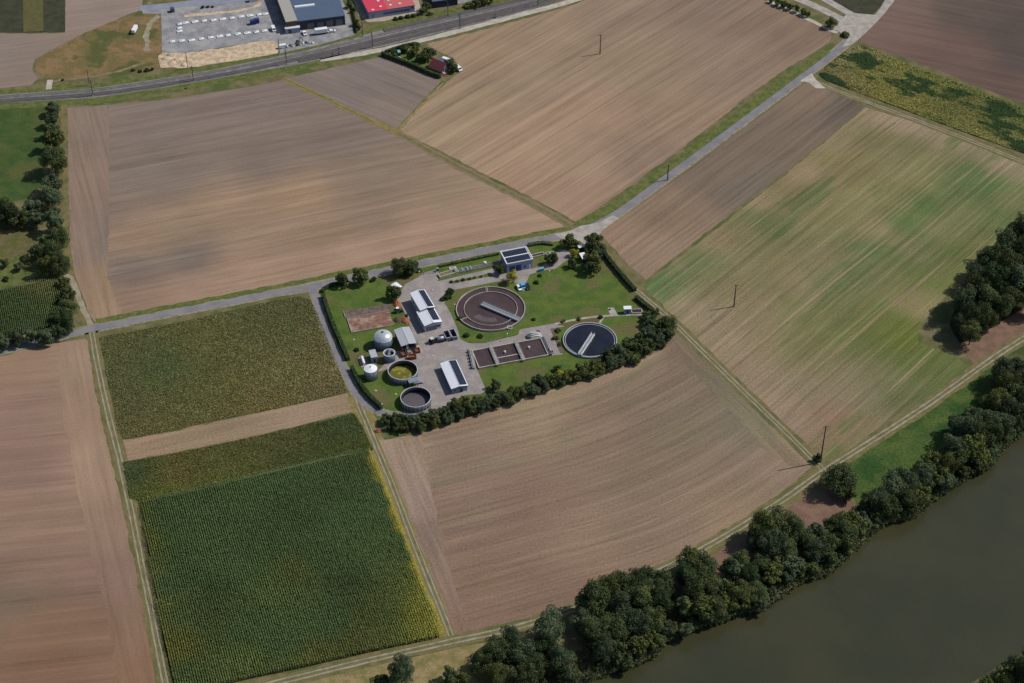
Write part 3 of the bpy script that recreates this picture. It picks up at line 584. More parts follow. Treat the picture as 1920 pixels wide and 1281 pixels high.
def maize(name, pxs, ang, label, samples, hgt=2.3, spacing=.88, step=.2, seed=4, fringe=None):
    poly = np.array([G(*p) for p in pxs]); rng = np.random.RandomState(seed)
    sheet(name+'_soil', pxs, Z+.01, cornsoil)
    c = poly.mean(0); d = np.array([math.cos(ang), math.sin(ang)]); e = np.array([-d[1], d[0]])
    L = (poly-c)@d; W = (poly-c)@e
    ws = np.arange(W.min(), W.max(), spacing); ls = np.arange(L.min(), L.max(), step)
    wv, lv = np.meshgrid(ws, ls); n = wv.size
    P = c+np.outer((lv.ravel()+rng.uniform(-.1, .1, n)), d)+np.outer(wv.ravel(), e); P = P[inpoly(P, poly)]; n = len(P)
    Ps = []; Sz = []
    # small gaps and an uneven stand height
    gapm = np.sin(P[:, 0]*.9+np.sin(P[:, 1]*.7)*3)*np.sin(P[:, 1]*.8)+rng.uniform(-.6, .6, n) < 1.25; P = P[gapm]; n = len(P)
    stand = 1+.1*np.sin(P[:, 0]*.22+1.3*np.sin(P[:, 1]*.17))+.07*np.sin(P[:, 1]*.41)
    for lay in range(5):
        Ps.append(np.column_stack([P+rng.normal(0, .08, (n, 2))+e*rng.choice([-.12, .12], n)[:, None]*(lay > 0), stand*hgt*np.array([.97, .78, .58, .38, .18])[lay]*rng.uniform(.9, 1.1, n)])); Sz.append(rng.uniform(.3, .5, n))
    Ps = np.concatenate(Ps); Sz = np.concatenate(Sz)
    V, Q = quads(Ps, Sz, .55, rng)
    S = np.array([G(s[0], s[1]) for s in samples]); cs = np.array([[lin(v) for v in s[2]] for s in samples])
    dd = ((Ps[:, None, :2]-S[None])**2).sum(2); w = 1/(dd+12.)**1.8; w /= w.sum(1, keepdims=True)
    bc = w@cs
    if fringe:
        a_, b_ = np.array(G(*fringe[0])), np.array(G(*fringe[1])); dn = (b_-a_)/np.linalg.norm(b_-a_); ds = np.abs((Ps[:, :2]-a_)@np.array([-dn[1], dn[0]])); al = (Ps[:, :2]-a_)@dn
        wd = fringe[2]*(.8+.35*np.sin(al*.21)+.25*np.sin(al*.63)); m = np.clip(1.2-ds/wd, 0, 1)[:, None]**.7; bc = bc*(1-m)+np.array([lin(v) for v in fringe[3]])*m
    cc = np.concatenate([bc, np.ones((len(Ps), 1))], 1); cc[:, :3] *= rng.uniform(1.0, 2.2, (len(Ps), 1))*(1+.07*np.sin(Ps[:, 0]*.11+2*np.sin(Ps[:, 1]*.07)))[:, None]; cc = np.repeat(cc, 4, 0)
    o = link(bpy.data.objects.new(name, npmesh(name, V, Q, M['corn'], cc))); return tag(o, label, 'maize field', kind='stuff')
dk = (68, 86, 50)
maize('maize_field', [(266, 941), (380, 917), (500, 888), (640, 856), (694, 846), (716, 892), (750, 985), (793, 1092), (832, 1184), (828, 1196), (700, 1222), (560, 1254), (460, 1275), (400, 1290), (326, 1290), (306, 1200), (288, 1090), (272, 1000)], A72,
      'large dark green maize field in long narrow rows at lower left',
      [(300, 960, dk), (400, 950, dk), (550, 910, dk), (660, 870, (70, 84, 48)), (350, 1050, dk), (500, 1000, dk), (650, 960, dk), (700, 930, dk), 
       (815, 1160, (112, 112, 48)), (600, 1060, dk), (500, 1120, (76, 90, 50)), (560, 1130, (74, 88, 50)), (380, 1080, dk), (440, 1060, dk), (330, 1000, dk), (620, 920, dk), (520, 940, dk), (450, 1180, dk), (620, 1180, dk), (380, 1000, dk), (600, 980, dk), (640, 1110, (64, 78, 46)), (700, 1150, (76, 86, 46)), (400, 1120, (66, 80, 46)), (284, 1080, (84, 92, 48)), (330, 1160, (72, 88, 50)), (320, 1100, (70, 88, 52)), (300, 1150, (88, 92, 48)), (306, 1175, (90, 92, 46)), (330, 1220, (94, 94, 44)), (420, 1180, (72, 84, 46)),
       (540, 1200, dk), (680, 1210, (84, 88, 46)), (600, 1235, (88, 92, 46)), (450, 1250, (80, 92, 48)), (360, 1270, (72, 86, 48)), (262, 960, (88, 92, 46)), (275, 1020, (86, 92, 44)), (560, 1080, (78, 86, 44))], fringe=((700, 860), (834, 1188), 3.0, (132, 124, 50)))
maize('small_maize_field', [(-60, 556), (0, 545), (60, 532), (108, 528), (118, 548), (118, 600), (110, 612), (60, 622), (0, 634), (-60, 645)], A72,
      'dark green maize plot beside the hedgerow at the left edge',
      [(20, 570, (66, 80, 46)), (90, 540, (88, 92, 54)), (60, 600, (66, 80, 48)), (100, 580, (72, 84, 48)), (0, 620, (62, 76, 46))], seed=9)

# ------------------------------------------------------------------ roads and tracks
ZR = .07
bb = np.array(bank_band); rng = np.random.RandomState(44); P = scatter_world(bank_band, 24000, rng)
hh = rng.uniform(-1.4, 1.9, len(P))+.8*np.sin(P[:, 0]*.5)*np.sin(P[:, 1]*.6)
V, Q = quads(np.column_stack([P, hh]), rng.uniform(.5, 1.1, len(P)), .8, rng)
cc = np.concatenate([np.outer(rng.uniform(.6, 1.4, len(P)), [lin(62), lin(72), lin(46)]), np.ones((len(P), 1))], 1)
tag(link(bpy.data.objects.new('riverside_undergrowth', npmesh('riverside_undergrowth', V, Q, M['crop'], np.repeat(cc, 4, 0)))), 'dark tangled undergrowth under the trees down to the water', 'undergrowth', kind='stuff')
main = [(-60, 672), (0, 659), (60, 643), (130, 626), (175, 616), (300, 591), (400, 572), (520, 549), (590, 537), (640, 525), (700, 513), (740, 505), (800, 492), (900, 471), (980, 456), (1040, 446), (1082, 437), (1112, 425), (1160, 400), (1230, 348), (1300, 297), (1400, 223), (1500, 148), (1560, 104), (1590, 78), (1603, 55)]
strip('verge_strip', main, 6.4, Z+.01, M['roadedge'], wob=.3)
strip('green_verge', [(1085, 425), (1160, 385), (1230, 334), (1300, 283), (1400, 208), (1500, 132), (1550, 95)], 7.5, Z+.02, M['vergegreen'], wob=.6)
strip('north_verge', [(180, 603), (300, 580), (400, 561), (520, 538), (640, 513), (740, 493), (850, 471), (980, 444), (1070, 428)], 3.4, Z+.02, M['vergegreen'], wob=.5)
strip('farm_road', main, 4.1, ZR, M['asphalt'])
sheet('road_junction', [(1040, 440), (1072, 432), (1088, 424), (1120, 418), (1150, 404), (1160, 410), (1130, 432), (1118, 450), (1112, 462), (1096, 458), (1086, 452), (1060, 452)], ZR+.005, M['concrete'], edge=.2, seg=3)
RC = [0]
M['boundary'] = mixmat('dry field boundary', C(132, 114, 90), C(118, 106, 76), .3, .35, .65, .2, 1.4)
def ruts(name, pxs, w=3., gap=1.6, rut=.6, grass=M['trackgrass'], gm=M['track'], gw=None, z=ZR):
    z += RC[0]*.0026; RC[0] += 1
    strip(name+'_verge', pxs, gw or w+2.6, z-.03, grass, wob=.5, seed=2)
    strip(name+'_base', pxs, w, z-.015, M['trackbed'] if 'trackbed' in M else gm, wob=.25, seed=5)
    strip(name, pxs, rut, z, gm, off=gap/2, wob=.12, seed=3); strip(name, pxs, rut, z, gm, off=-gap/2, wob=.12, seed=4)
M['trackbed'] = mixmat('grassy track bed', C(118, 110, 78), C(100, 98, 64), .3, .35, .65, .15, 1.6)
trL = [(172, 622), (178, 660), (190, 720), (206, 790), (222, 850), (240, 930), (262, 1040), (284, 1150), (312, 1292)]
ruts('left_field_track', trL, 3.2, 1.7)
trM = [(668, 742), (676, 765), (694, 808), (716, 862), (740, 920), (770, 1000), (802, 1082), (828, 1145), (846, 1192)]
ruts('middle_field_track', trM, 3., 1.6, gw=8., grass=mixmat('ochre verge', C(122, 112, 60), C(138, 124, 88), .3, .35, .65, .2, 1.4))
trB = [(380, 1312), (480, 1290), (560, 1270), (700, 1236), (850, 1202), (960, 1180), (1080, 1142), (1200, 1089), (1300, 1040), (1400, 982), (1480, 930), (1540, 886), (1640, 824), (1760, 746), (1860, 672), (1930, 628), (1990, 590)]
ruts('riverside_track', trB, 3.4, 1.9, rut=.6, gm=mixmat('worn gravel', C(156, 149, 132), C(136, 130, 110), .3, .4, .6, .12, 1.6))
trR = [(1128, 472), (1150, 502), (1180, 534), (1250, 592), (1300, 642), (1400, 740), (1500, 836), (1546, 884)]
ruts('right_field_track', trR, 3., 1.6)
trN = [(1518, 146), (1536, 158), (1600, 182), (1700, 219), (1800, 256), (1925, 306), (1990, 334)]
ruts('upper_field_track', trN, 2.8, 1.6)
sheet('track_corner', [(1500, 152), (1522, 138), (1530, 150), (1548, 166), (1530, 166), (1516, 155)], ZR+.012, M['whitegravel'])
strip('field_boundary', [(700, 226), (748, 250), (830, 298), (960, 364), (1040, 405), (1070, 424)], 4.6, Z+.022, M['boundary'], wob=.7)
strip('faint_field_path', [(748, 250), (830, 298), (960, 364), (1040, 405), (1082, 432)], 1.6, Z+.03, M['trackbed'], wob=.4)
strip('yellow_grass_path', [(530, 147), (600, 180), (680, 220), (748, 250)], 1.1, Z+.04, mixmat('yellow grass', C(140, 128, 66), C(118, 110, 66), .3, .35, .65, .2, 1.3), wob=.2, off=.9)
strip('yellow_grass_path', [(530, 147), (600, 180), (680, 220), (748, 250)], 1.1, Z+.04, mixmat('yellow grass', C(140, 128, 66), C(118, 110, 66), .3, .35, .65, .2, 1.3), wob=.2, off=-.9)
strip('field_margin', [(745, 245), (790, 200), (832, 156)], 1.6, Z+.04, M['drygrass'], wob=.5)
strip('hedgerow_track', [(118, 516), (134, 520), (146, 556), (160, 590), (172, 612)], 2.6, Z+.05, M['track'], wob=.3)
strip('hedgerow_verge', [(120, 196), (121, 300), (122, 400), (127, 500), (142, 545), (158, 600)], 3.4, Z+.025, M['trackgrass'], wob=.4)
lane = [(586, 541), (590, 552), (594, 566), (600, 588), (609.5, 616), (620, 642), (636, 674), (648, 698), (657, 718), (667, 738), (683, 756), (701, 768), (722, 776), (745, 779), (790, 777), (808, 772)]
strip('plant_lane', lane, 3.2, ZR+.004, M['asphalt'])
strip('plant_lane_shoulder', lane, 4.6, ZR-.02, M['roadedge'], wob=.3)
# junction at the top right
sheet('concrete_junction', [(1560, 55), (1590, 24), (1640, 28), (1652, 14), (1662, -4), (1680, -4), (1662, 22), (1640, 46), (1618, 66), (1598, 84), (1580, 88), (1590, 72), (1570, 58), (1545, 52)], ZR+.01, M['concrete'], edge=.3, seg=5)
strip('north_road', [(1480, -8), (1530, 12), (1565, 30), (1600, 48)], 5.5, ZR+.006, M['concrete'])
strip('north_road', [(1535, -8), (1570, 12), (1600, 30), (1620, 40)], 5.0, ZR+.002, M['concrete'])
strip('gravel_edge', [(1440, 2), (1500, 28), (1545, 52), (1570, 62)], 2.6, ZR-.01, M['whitegravel'], wob=.4)
sheet('north_scrub_field', [(1535, -4), (1662, -4), (1650, 14), (1636, 28), (1620, 30), (1590, 18)], Z+.01, M['darkcrop'])
strip('railway_service_track', [(600, 112), (660, 104), (712, 95), (780, 79), (850, 61), (950, 35), (1060, 6), (1100, -6)], 4.4, ZR+.01, M['whitegravel'], wob=.3)
# railway
rn = [(-60, 187), (0, 178), (175, 166), (300, 148), (400, 131), (480, 114), (560, 98), (640, 78), (720, 55), (840, 28), (960, 2), (1040, -14)]
rs_ = [(-60, 203), (0, 194), (175, 184), (300, 166), (400, 149), (480, 135), (560, 121), (640, 104), (720, 87), (840, 58), (960, 28), (1040, 4)]
rv_n = [(x, y-9) for x, y in rn]; rv_s = [(x, y+11) for x, y in rs_]
sheet('railway_verge', rv_n+rv_s[::-1], Z+.02, M['vergegreen'], edge=.6, seg=6)
sheet('railway_formation', rn+rs_[::-1], Z+.05, M['ballastlight'])
def lerp_line(t): return [(a[0]+(b[0]-a[0])*t, a[1]+(b[1]-a[1])*t) for a, b in zip(rn, rs_)]
def track_line(t, t2=None, i0=0, i1=None):
    L = []
    for i, (a, b) in enumerate(zip(rn, rs_)):
        tt = t(i) if callable(t) else t
        L.append((a[0]+(b[0]-a[0])*tt, a[1]+(b[1]-a[1])*tt))
    return L[i0:i1]
def railtrack(line, label):
    P = smoothline([G(*p) for p in line], 2)
    bal = MB(); L, Q = strip_verts(line, 1.9, -1.9); L2, Q2 = strip_verts(line, 1.4, -1.4)
    n = len(L); bal.add([(p.x, p.y, .09) for p in L]+[(p.x, p.y, .38) for p in L2]+[(p.x, p.y, .38) for p in Q2]+[(p.x, p.y, .09) for p in Q],
                        [(j*n+i, (j+1)*n+i, (j+1)*n+i+1, j*n+i+1) for j in range(3) for i in range(n-1)])
    o = thing('railway_track', label, 'railway track', P[0].x, P[0].y, group='parallel railway tracks')
    org = Vector((P[0].x, P[0].y))
    def sh(mb): mb.v = [(v[0]-org.x, v[1]-org.y, v[2]) for v in mb.v]; return mb
    sh(bal).build('ballast', M['ballastlight' if 'northern' in label else 'ballast'], o)
    for s in (-.75, .75):
        r_ = MB(); A, B = strip_verts(line, s+.06, s-.06); m = len(A)
        r_.add([(p.x, p.y, .44) for p in A]+[(p.x, p.y, .62) for p in A]+[(p.x, p.y, .62) for p in B]+[(p.x, p.y, .44) for p in B],
               [(j*m+i, (j+1)*m+i, (j+1)*m+i+1, j*m+i+1) for j in range(3) for i in range(m-1)])
        sh(r_).build('rail', M['rail'], o)
    sl = MB()
    for a, b in zip(P[:-1], P[1:]):
        k = max(1, int((b-a).length/.9)); ang = math.atan2((b-a).y, (b-a).x)
        for j in range(k):
            q = a.lerp(b, (j+.5)/k)-org; sl.box(q.x, q.y, .36, .3, 2.5, .08, ang)
    tag(sl.build('sleepers', M['sleeper'], o), kind='stuff')
railtrack(track_line(.3), 'northern running line of the double railway, dark ballast and pale rails')
railtrack(track_line(lambda i: .72 if i < 6 else .55), 'southern running line of the double railway beside the fields')
railtrack(track_line(lambda i: .8 if i > 6 else .74, i0=6), 'siding nearest the pale service track at the top')
railtrack(track_line(lambda i: .1, i0=8), 'siding nearest the red roofed hall at the top')
# industrial area
sheet('gravel_lot', [(264, 14), (300, 8), (400, -4), (1000, -30), (640, -4), (658, 40), (664, 66), (600, 84), (523, 100), (518, 84), (476, 80), (350, 99), (304, 100), (302, 26), (285, 26)][:3]+[(640, -4), (655, 30), (664, 66), (600, 84), (523, 100), (518, 84), (476, 80), (350, 99), (304, 100), (302, 26), (268, 26)], ZR, M['lot'])
sheet('sand_strip', [(306, 100), (350, 99), (420, 90), (476, 79), (510, 76), (520, 84), (522, 100), (480, 108), (417, 118), (348, 128), (300, 127), (296, 104)], ZR+.02, M['sand'], edge=.5, seg=3)
strip('sandy_edge', [(345, 30), (420, 24), (480, 16), (488, 4)], 2.6, ZR+.02, M['sand'], wob=.6)
strip('north_street', [(262, 16), (330, 10), (420, 2), (500, -6)], 6., ZR+.03, mixmat('street asphalt', C(128, 132, 146), C(140, 142, 152), .2, .35, .65, .06, 1.5))
strip('dirt_path', [(298, 30), (284, 40), (274, 56), (274, 76), (276, 96)], 3., ZR, M['track'], wob=.9)
sheet('shadowed_crop', [(240, 30), (275, 26), (276, 38), (268, 46), (258, 52), (242, 46)], ZR-.03, M['darkcrop'], edge=.8, seg=4)  # patch of dark crop, the shadow over it put into its colour
strip('dirt_path', [(270, 118), (220, 135), (160, 146), (98, 152)], 1.8, ZR-.005, M['roughdirt'], wob=.7)
strip('culvert_crossing', [(94, 150), (91, 168)], 3., ZR+.03, M['whitegravel'])
sheet('hall_yard', [(664, 4), (672, 30), (690, 42), (720, 40), (790, 22), (784, -4), (660, -4)], ZR+.01, mixmat('pale paving', C(176, 162, 142), C(160, 150, 134), .3, .4, .6, .1, 1.5))
sheet('north_paving', [(800, -4), (812, 12), (870, 6), (900, -4)], ZR+.01, M['lot'])
# ------------------------------------------------------------------ treatment plant ground
plant = [(592, 548), (625, 532), (700, 520), (788, 504), (870, 486), (980, 463), (1052, 448), (1100, 455), (1124, 478), (1180, 545), (1240, 598), (1262, 610), (1256, 626), (1200, 656), (1120, 688), (1000, 722), (900, 756), (820, 782), (770, 796), (715, 790), (680, 756), (652, 712), (626, 660), (598, 590)]
sheet('plant_lawn', plant, Z+.005, M['lawn'])
def Z1(x, y): return (590+x/5.124, 440+y/5.124)
def Z2(x, y): return (820+x/5.124, 440+y/5.124)
def Z3(x, y): return (620+x/5.124, 600+y/5.124)
def Z4(x, y): return (950+x/5.124, 560+y/5.124)
yard = [Z1(1010, 400), Z1(870, 478), Z1(842, 520), Z1(792, 612), Z1(905, 830), Z1(940, 960), Z1(1045, 1130), Z1(900, 1120), Z1(780, 1120), Z3(600, 300), Z3(540, 400), Z3(450, 500), Z3(560, 470), Z3(700, 380), Z3(840, 520), Z3(800, 600), Z3(830, 660), Z3(965, 740), Z3(960, 890), Z3(1080, 842), Z3(1190, 772), Z3(1290, 722), Z3(1440, 712), Z3(1495, 682),
        Z3(1410, 482), Z2(390, 1278), Z2(1070, 1165), Z2(1205, 1152), Z2(1130, 900), Z2(1230, 882), Z2(1120, 855), Z2(790, 912), Z2(780, 965), Z2(450, 1045), Z2(320, 1046), Z2(270, 1030), Z2(200, 920), Z2(130, 760), Z2(65, 650), Z2(170, 530), Z2(640, 440), Z2(760, 470), Z2(850, 470), Z2(890, 385), Z2(990, 350), Z2(1130, 330), Z2(1240, 250), Z2(1330, 200), Z2(1290, 150), Z2(1180, 140), Z2(1110, 200), Z2(1010, 300), Z2(900, 330), Z2(600, 310), Z2(210, 400), Z2(0, 450), Z1(1190, 430), Z1(1190, 330), Z1(1040, 370)]
sheet('plant_yard', yard, ZR-.02, M['yard'])
sheet('planted_strip', [Z2(130, 448), Z2(520, 372), Z2(540, 395), Z2(150, 472)], ZR+.01, M['vergegreen'], edge=.2, seg=2)
sheet('clarifier_lawn', [Z2(215, 1000), Z2(290, 1040), Z2(460, 1040), Z2(775, 958), Z2(780, 905), Z2(690, 900), Z2(400, 930), Z2(250, 850), Z2(190, 850)], ZR+.01, M['lawn'])
sheet('lavender_bed', [Z2(1085, 905), Z2(1130, 900), Z2(1210, 1140), Z2(1180, 1140)], ZR+.02, mixmat('shrub bed', C(96, 92, 50), C(110, 90, 96), .6, .4, .6, .3, 2.))
strip('garden_path', [Z2(1130, 860), Z2(1380, 805), Z2(1640, 778), Z2(1890, 770), Z4(1310, 150)], 1.2, ZR, M['concrete'])
strip('garden_path', [Z2(1600, 785), Z2(1560, 850)], 1., ZR-.006, M['concrete'])
sheet('planted_strip', [Z2(1135, 868), Z2(1560, 790), Z2(1540, 830), Z2(1230, 880)], ZR-.01, mixmat('flower bed', C(92, 88, 44), C(112, 84, 66), .8, .4, .6, .3, 2.), edge=.2, seg=1.5)
sheet('concrete_pad', [Z4(970, 90), Z4(1030, 86), Z4(1062, 156), Z4(992, 160)], ZR+.03, M['concrete'])
sheet('concrete_apron', [Z1(800, 1150), Z1(850, 1100), Z1(1000, 1060), Z1(1045, 1130), Z1(900, 1180)], ZR+.02, mixmat('pale slab', C(178, 160, 146), C(160, 146, 136), .4, .4, .6, .1, 2.))
sheet('garden_lawn', [(722, 104), (760, 96), (800, 104), (806, 118), (800, 128), (780, 128), (750, 115)], ZR-.02, M['lawn'])
print('land done', len(bpy.data.objects))
#PART2
# ================================================================== OBJECTS
# ------------------------------------------------------------------ trees
def crown_mesh(name, mat, seed, n, leaf, kind='round', lobes=26):
    """unit crown (radius 1, centre at the origin): leaf cards over a cluster of lobes, uneven outline with gaps"""
    rng = np.random.RandomState(seed); cs = []; rs = []
    while len(cs) < lobes:
        p = rng.normal(0, 1, 3); p /= np.linalg.norm(p); p *= rng.uniform(.3, .86)
        if kind == 'tall': p[2] *= 1.45; p[:2] *= .8
        if kind == 'bush': p[2] = abs(p[2])*.8-.2
        if p[2] < -.62: continue
        cs.append(p); rs.append(rng.uniform(.2, .4)*(1.15-.3*np.linalg.norm(p)))
    cs = np.array(cs); rs = np.array(rs); wts = rs**2; wts /= wts.sum()
    idx = rng.choice(lobes, n, p=wts); d = rng.normal(0, 1, (n, 3)); d[:, 2] = d[:, 2]*.8+.25; d /= np.linalg.norm(d, axis=1)[:, None]
    P = cs[idx]+d*(rs[idx]*rng.uniform(.72, 1.08, n))[:, None]
    # normals follow the lobe, with scatter
    nz = d+rng.normal(0, .45, (n, 3)); nz /= np.linalg.norm(nz, axis=1)[:, None]
    u = np.cross(nz, rng.normal(0, 1, (n, 3))); u /= np.linalg.norm(u, axis=1)[:, None]; v = np.cross(nz, u)
    s = (rng.uniform(.6, 1.25, n)*leaf/2)[:, None]; asp = rng.uniform(.5, .9, n)[:, None]
    V = np.stack([P-u*s, P-v*s*asp, P+u*s, P+v*s*asp], 1).reshape(-1, 3)
    return npmesh(name, V, np.arange(4*n).reshape(n, 4), mat)
def trunk_mesh(seed):
    rnd = random.Random(seed); b = MB(); b.tube([(0, 0, 0), (.01, .02, .5), (.03, 0, 1.), (.02, .02, 1.5)], .07, 7, .035)
    for i in range(6):
        a = i*1.05+rnd.uniform(-.3, .3); z = rnd.uniform(.6, 1.1); l = rnd.uniform(.4, .7)
        b.tube([(0, 0, z), (math.cos(a)*l*.6, math.sin(a)*l*.6, z+l*.5), (math.cos(a)*l, math.sin(a)*l, z+l*.95)], .03, 5, .01)
    return b.mesh('trunk', M['bark'])
TR = {}
def kinds():
    for key, mat, kind, n, leaf, lb in (('big4', 'leafolive', 'round', 9000, .088, 42), ('big5', 'leafdeep', 'tall', 9000, .09, 42), ('mid3', 'leafolive', 'round', 2600, .17, 22), ('big', 'leaf', 'round', 9000, .088, 44), ('big2', 'leafcool', 'round', 9000, .085, 40), ('big3', 'leaf', 'tall', 9000, .09, 44), ('mid', 'leaf', 'round', 2600, .17, 24), ('mid2', 'leafcool', 'round', 2600, .17, 22),
                                        ('bright', 'leafbright', 'round', 2600, .17, 24), ('yellow', 'leafyellow', 'round', 1700, .16, 18), ('bush', 'hedge', 'bush', 1500, .21, 14), ('bushb', 'leafbright', 'bush', 1300, .21, 12)):
        TR[key] = [crown_mesh('crown', M[mat], hash_(key, i), n, leaf, kind, lb) for i in range(3 if n > 1500 else 2)]
def hash_(s, i): return (sum(ord(c)*(j+3) for j, c in enumerate(s))*31+i*77) % 100000
kinds(); TRUNKS = [trunk_mesh(i) for i in range(3)]
trnd = random.Random(11)
def tree(px, py, rpx, key, label, cat='tree', group=None, zf=None, name=None, h=None, flat=1.):
    """crown centre seen at px,py with radius rpx photo pixels"""
    r = rpx*mpp(px, py)
    bush = key.startswith('bush')
    zc = (r*.35 if bush else r*(1.25 if zf is None else zf)) if h is None else h
    x, y = G(px, py, zc)
    nm = name or ('shrub' if bush else 'tree')
    o = thing(nm, label, cat, x, y, 0, trnd.uniform(0, 6.28), group)
    if key in ('big', 'big2', 'mid', 'mid2') and trnd.random() < .22: key = {'big': trnd.choice(['big4', 'big5']), 'big2': 'big5', 'mid': 'mid3', 'mid2': 'mid3'}[key]
    hv = trnd.uniform(.85, 1.25) if rpx > 15 else 1.
    zc *= hv
    cm = trnd.choice(TR[key]); c = bpy.data.objects.new('crown', cm); link(c, o); c.location = (0, 0, zc)
    c.scale = (r*1.24*trnd.uniform(.93, 1.07), r*1.24*trnd.uniform(.93, 1.07), r*1.16*trnd.uniform(.88, 1.18)*flat*hv)
    if not bush:
        t = bpy.data.objects.new('trunk', trnd.choice(TRUNKS)); link(t, o); sc = zc; t.scale = (r*.9, r*.9, zc/1.25)
    return o
def row(lst, fmt, group, cat='tree', sortkey=None, **kw):
    lst = sorted(lst, key=sortkey or (lambda t: t[0]))
    for i, t in enumerate(lst):
        key = t[3] if len(t) > 3 else trnd.choice(['mid', 'mid2'])
        tree(t[0], t[1], t[2], key, fmt(i+1, len(lst), key), cat, group, **kw)
hl = [(99, 203, 12), (95, 224, 13), (97, 245, 14), (98, 262, 18), (100, 303, 22, 'big'), (96, 343, 19), (96, 372, 19, 'big2'), (104, 398, 10), (62, 386, 17, 'mid2'), (14, 400, 21, 'big2'), (38, 405, 18), (67, 412, 14),
      (-8, 405, 20, 'big'), (100, 420, 17), (110, 448, 17, 'big'), (86, 452, 14), (70, 474, 12, 'mid2'), (97, 476, 19, 'big'), (110, 498, 17, 'big'), (88, 502, 16), (47, 487, 9), (36, 499, 8), (9, 493, 8, 'mid'), (10, 524, 6, 'bush'),
      (118, 530, 11), (125, 552, 15), (128, 578, 17, 'big'), (120, 606, 18, 'big'), (108, 622, 13), (112, 590, 13), (60, 628, 14, 'mid2'), (88, 632, 14, 'mid2'), (28, 634, 14), (2, 640, 14, 'mid2'), (-25, 645, 15)]
row(hl, lambda i, n, k: 'dark broadleaf tree, %s from the railway in the left hedgerow' % nth(i), 'trees of the left hedgerow', sortkey=lambda t: t[1])
wood = [(1912, 436, 24, 'big'), (1886, 462, 22, 'big2'), (1922, 478, 26, 'big'), (1858, 488, 22, 'big'), (1890, 506, 26, 'big3'), (1836, 516, 20, 'big2'), (1862, 530, 24, 'big'), (1918, 530, 26, 'big2'), (1896, 552, 22, 'big'), (1826, 546, 22, 'big'), (1850, 566, 24, 'big3'),
        (1808, 566, 22, 'big2'), (1880, 580, 20, 'big'), (1826, 592, 22, 'big'), (1806, 604, 18, 'big2'), (1846, 600, 18, 'big'), (1822, 622, 18, 'big'), (1945, 455, 26, 'big'), (1950, 505, 26, 'big2'), (1940, 555, 24, 'big')]
row(wood, lambda i, n, k: 'dark tree of the wood at right, %s from its southwest end' % nth(i), 'trees of the small wood at the right edge', zf=1.75)
for t in [(1745, 655, 0)]: pass
riv = [(930, 1228, 26, 'big'), (958, 1204, 22, 'big2'), (905, 1246, 22, 'big'), (980, 1232, 26, 'big2'), (940, 1262, 26, 'big'), (985, 1270, 24, 'big'), (1030, 1180, 30, 'big2'), (1022, 1212, 26, 'big2'), (1050, 1240, 24, 'big2'), (1010, 1250, 24, 'big'), (1062, 1268, 16), (1040, 1160, 14),
       (1112, 1130, 30, 'big'), (1095, 1160, 24, 'big2'), (1118, 1188, 26, 'big'), (1140, 1110, 24, 'big'), (1160, 1100, 26, 'big'), (1190, 1096, 24, 'big2'), (1215, 1082, 22, 'big'), (1243, 1092, 24, 'big'), (1165, 1140, 28, 'big2'), (1205, 1125, 28, 'big'), (1238, 1130, 24, 'big2'), (1150, 1180, 26, 'big'),
       (1190, 1170, 26, 'big2'), (1222, 1164, 22, 'big'), (1130, 1222, 22, 'big2'), (1160, 1222, 20), (1196, 1212, 18, 'bright'), (1226, 1200, 14, 'bright'), (1180, 1245, 12), (1250, 1180, 14), (1238, 1202, 12), (1285, 1180, 14),
       (1296, 1058, 28, 'big'), (1322, 1066, 24, 'big'), (1286, 1085, 22, 'big2'), (1305, 1102, 28, 'big'), (1334, 1098, 22, 'big'), (1356, 1104, 18), (1312, 1140, 24, 'bright'), (1340, 1138, 22, 'big'), (1368, 1130, 16, 'bright'), (1288, 1140, 20), (1325, 1158, 14),
       (1388, 1050, 20, 'big3'), (1372, 1070, 18), (1406, 1080, 20, 'big2'), (1392, 1108, 22, 'big'), (1415, 1110, 20, 'big'), (1398, 1134, 12), (1425, 1135, 12),
       (1436, 996, 28, 'big'), (1462, 984, 28, 'big'), (1488, 998, 22, 'big'), (1418, 1012, 20, 'big2'), (1448, 1028, 26, 'big2'), (1472, 1030, 22, 'big'), (1430, 1055, 20, 'big'), (1447, 1084, 14, 'bright'), (1460, 1060, 20), (1486, 1058, 20, 'mid2'), (1478, 1080, 14), (1500, 1068, 14),
       (1515, 1010, 20, 'big'), (1535, 1000, 18, 'mid2'), (1530, 1036, 20, 'big2'), (1556, 1018, 20, 'big'), (1568, 984, 20, 'big'), (1590, 974, 18, 'bright'), (1604, 990, 18, 'bright'), (1584, 1004, 20, 'big'), (1612, 978, 16), (1556, 1046, 14),
       (1574, 898, 28, 'big'), (1590, 922, 16), (1625, 950, 16), (1645, 940, 22, 'big2'), (1672, 918, 24, 'big2'), (1664, 948, 22, 'big'), (1700, 908, 22, 'big2'), (1702, 938, 22, 'big'), (1724, 922, 20, 'bright'), (1733, 894, 20, 'big2'), (1756, 886, 20, 'bright'), (1770, 904, 14), (1748, 862, 16),
       (1776, 872, 20, 'big'), (1800, 866, 18), (1790, 838, 22, 'big2'), (1812, 808, 24, 'big2'), (1796, 800, 18), (1822, 844, 22, 'bright'), (1842, 858, 16, 'bright'), (1838, 816, 24, 'big'), (1848, 788, 22, 'big2'), (1862, 818, 18, 'big'), (1828, 776, 16), (1880, 800, 20, 'big2'), (1866, 758, 24, 'big'),
       (1888, 770, 22, 'big2'), (1890, 728, 24, 'big'), (1880, 700, 22, 'big2'), (1910, 748, 22, 'big'), (1905, 700, 24, 'big2'), (1915, 776, 20, 'big'), (1930, 720, 24, 'big'), (1940, 760, 24, 'big2')]
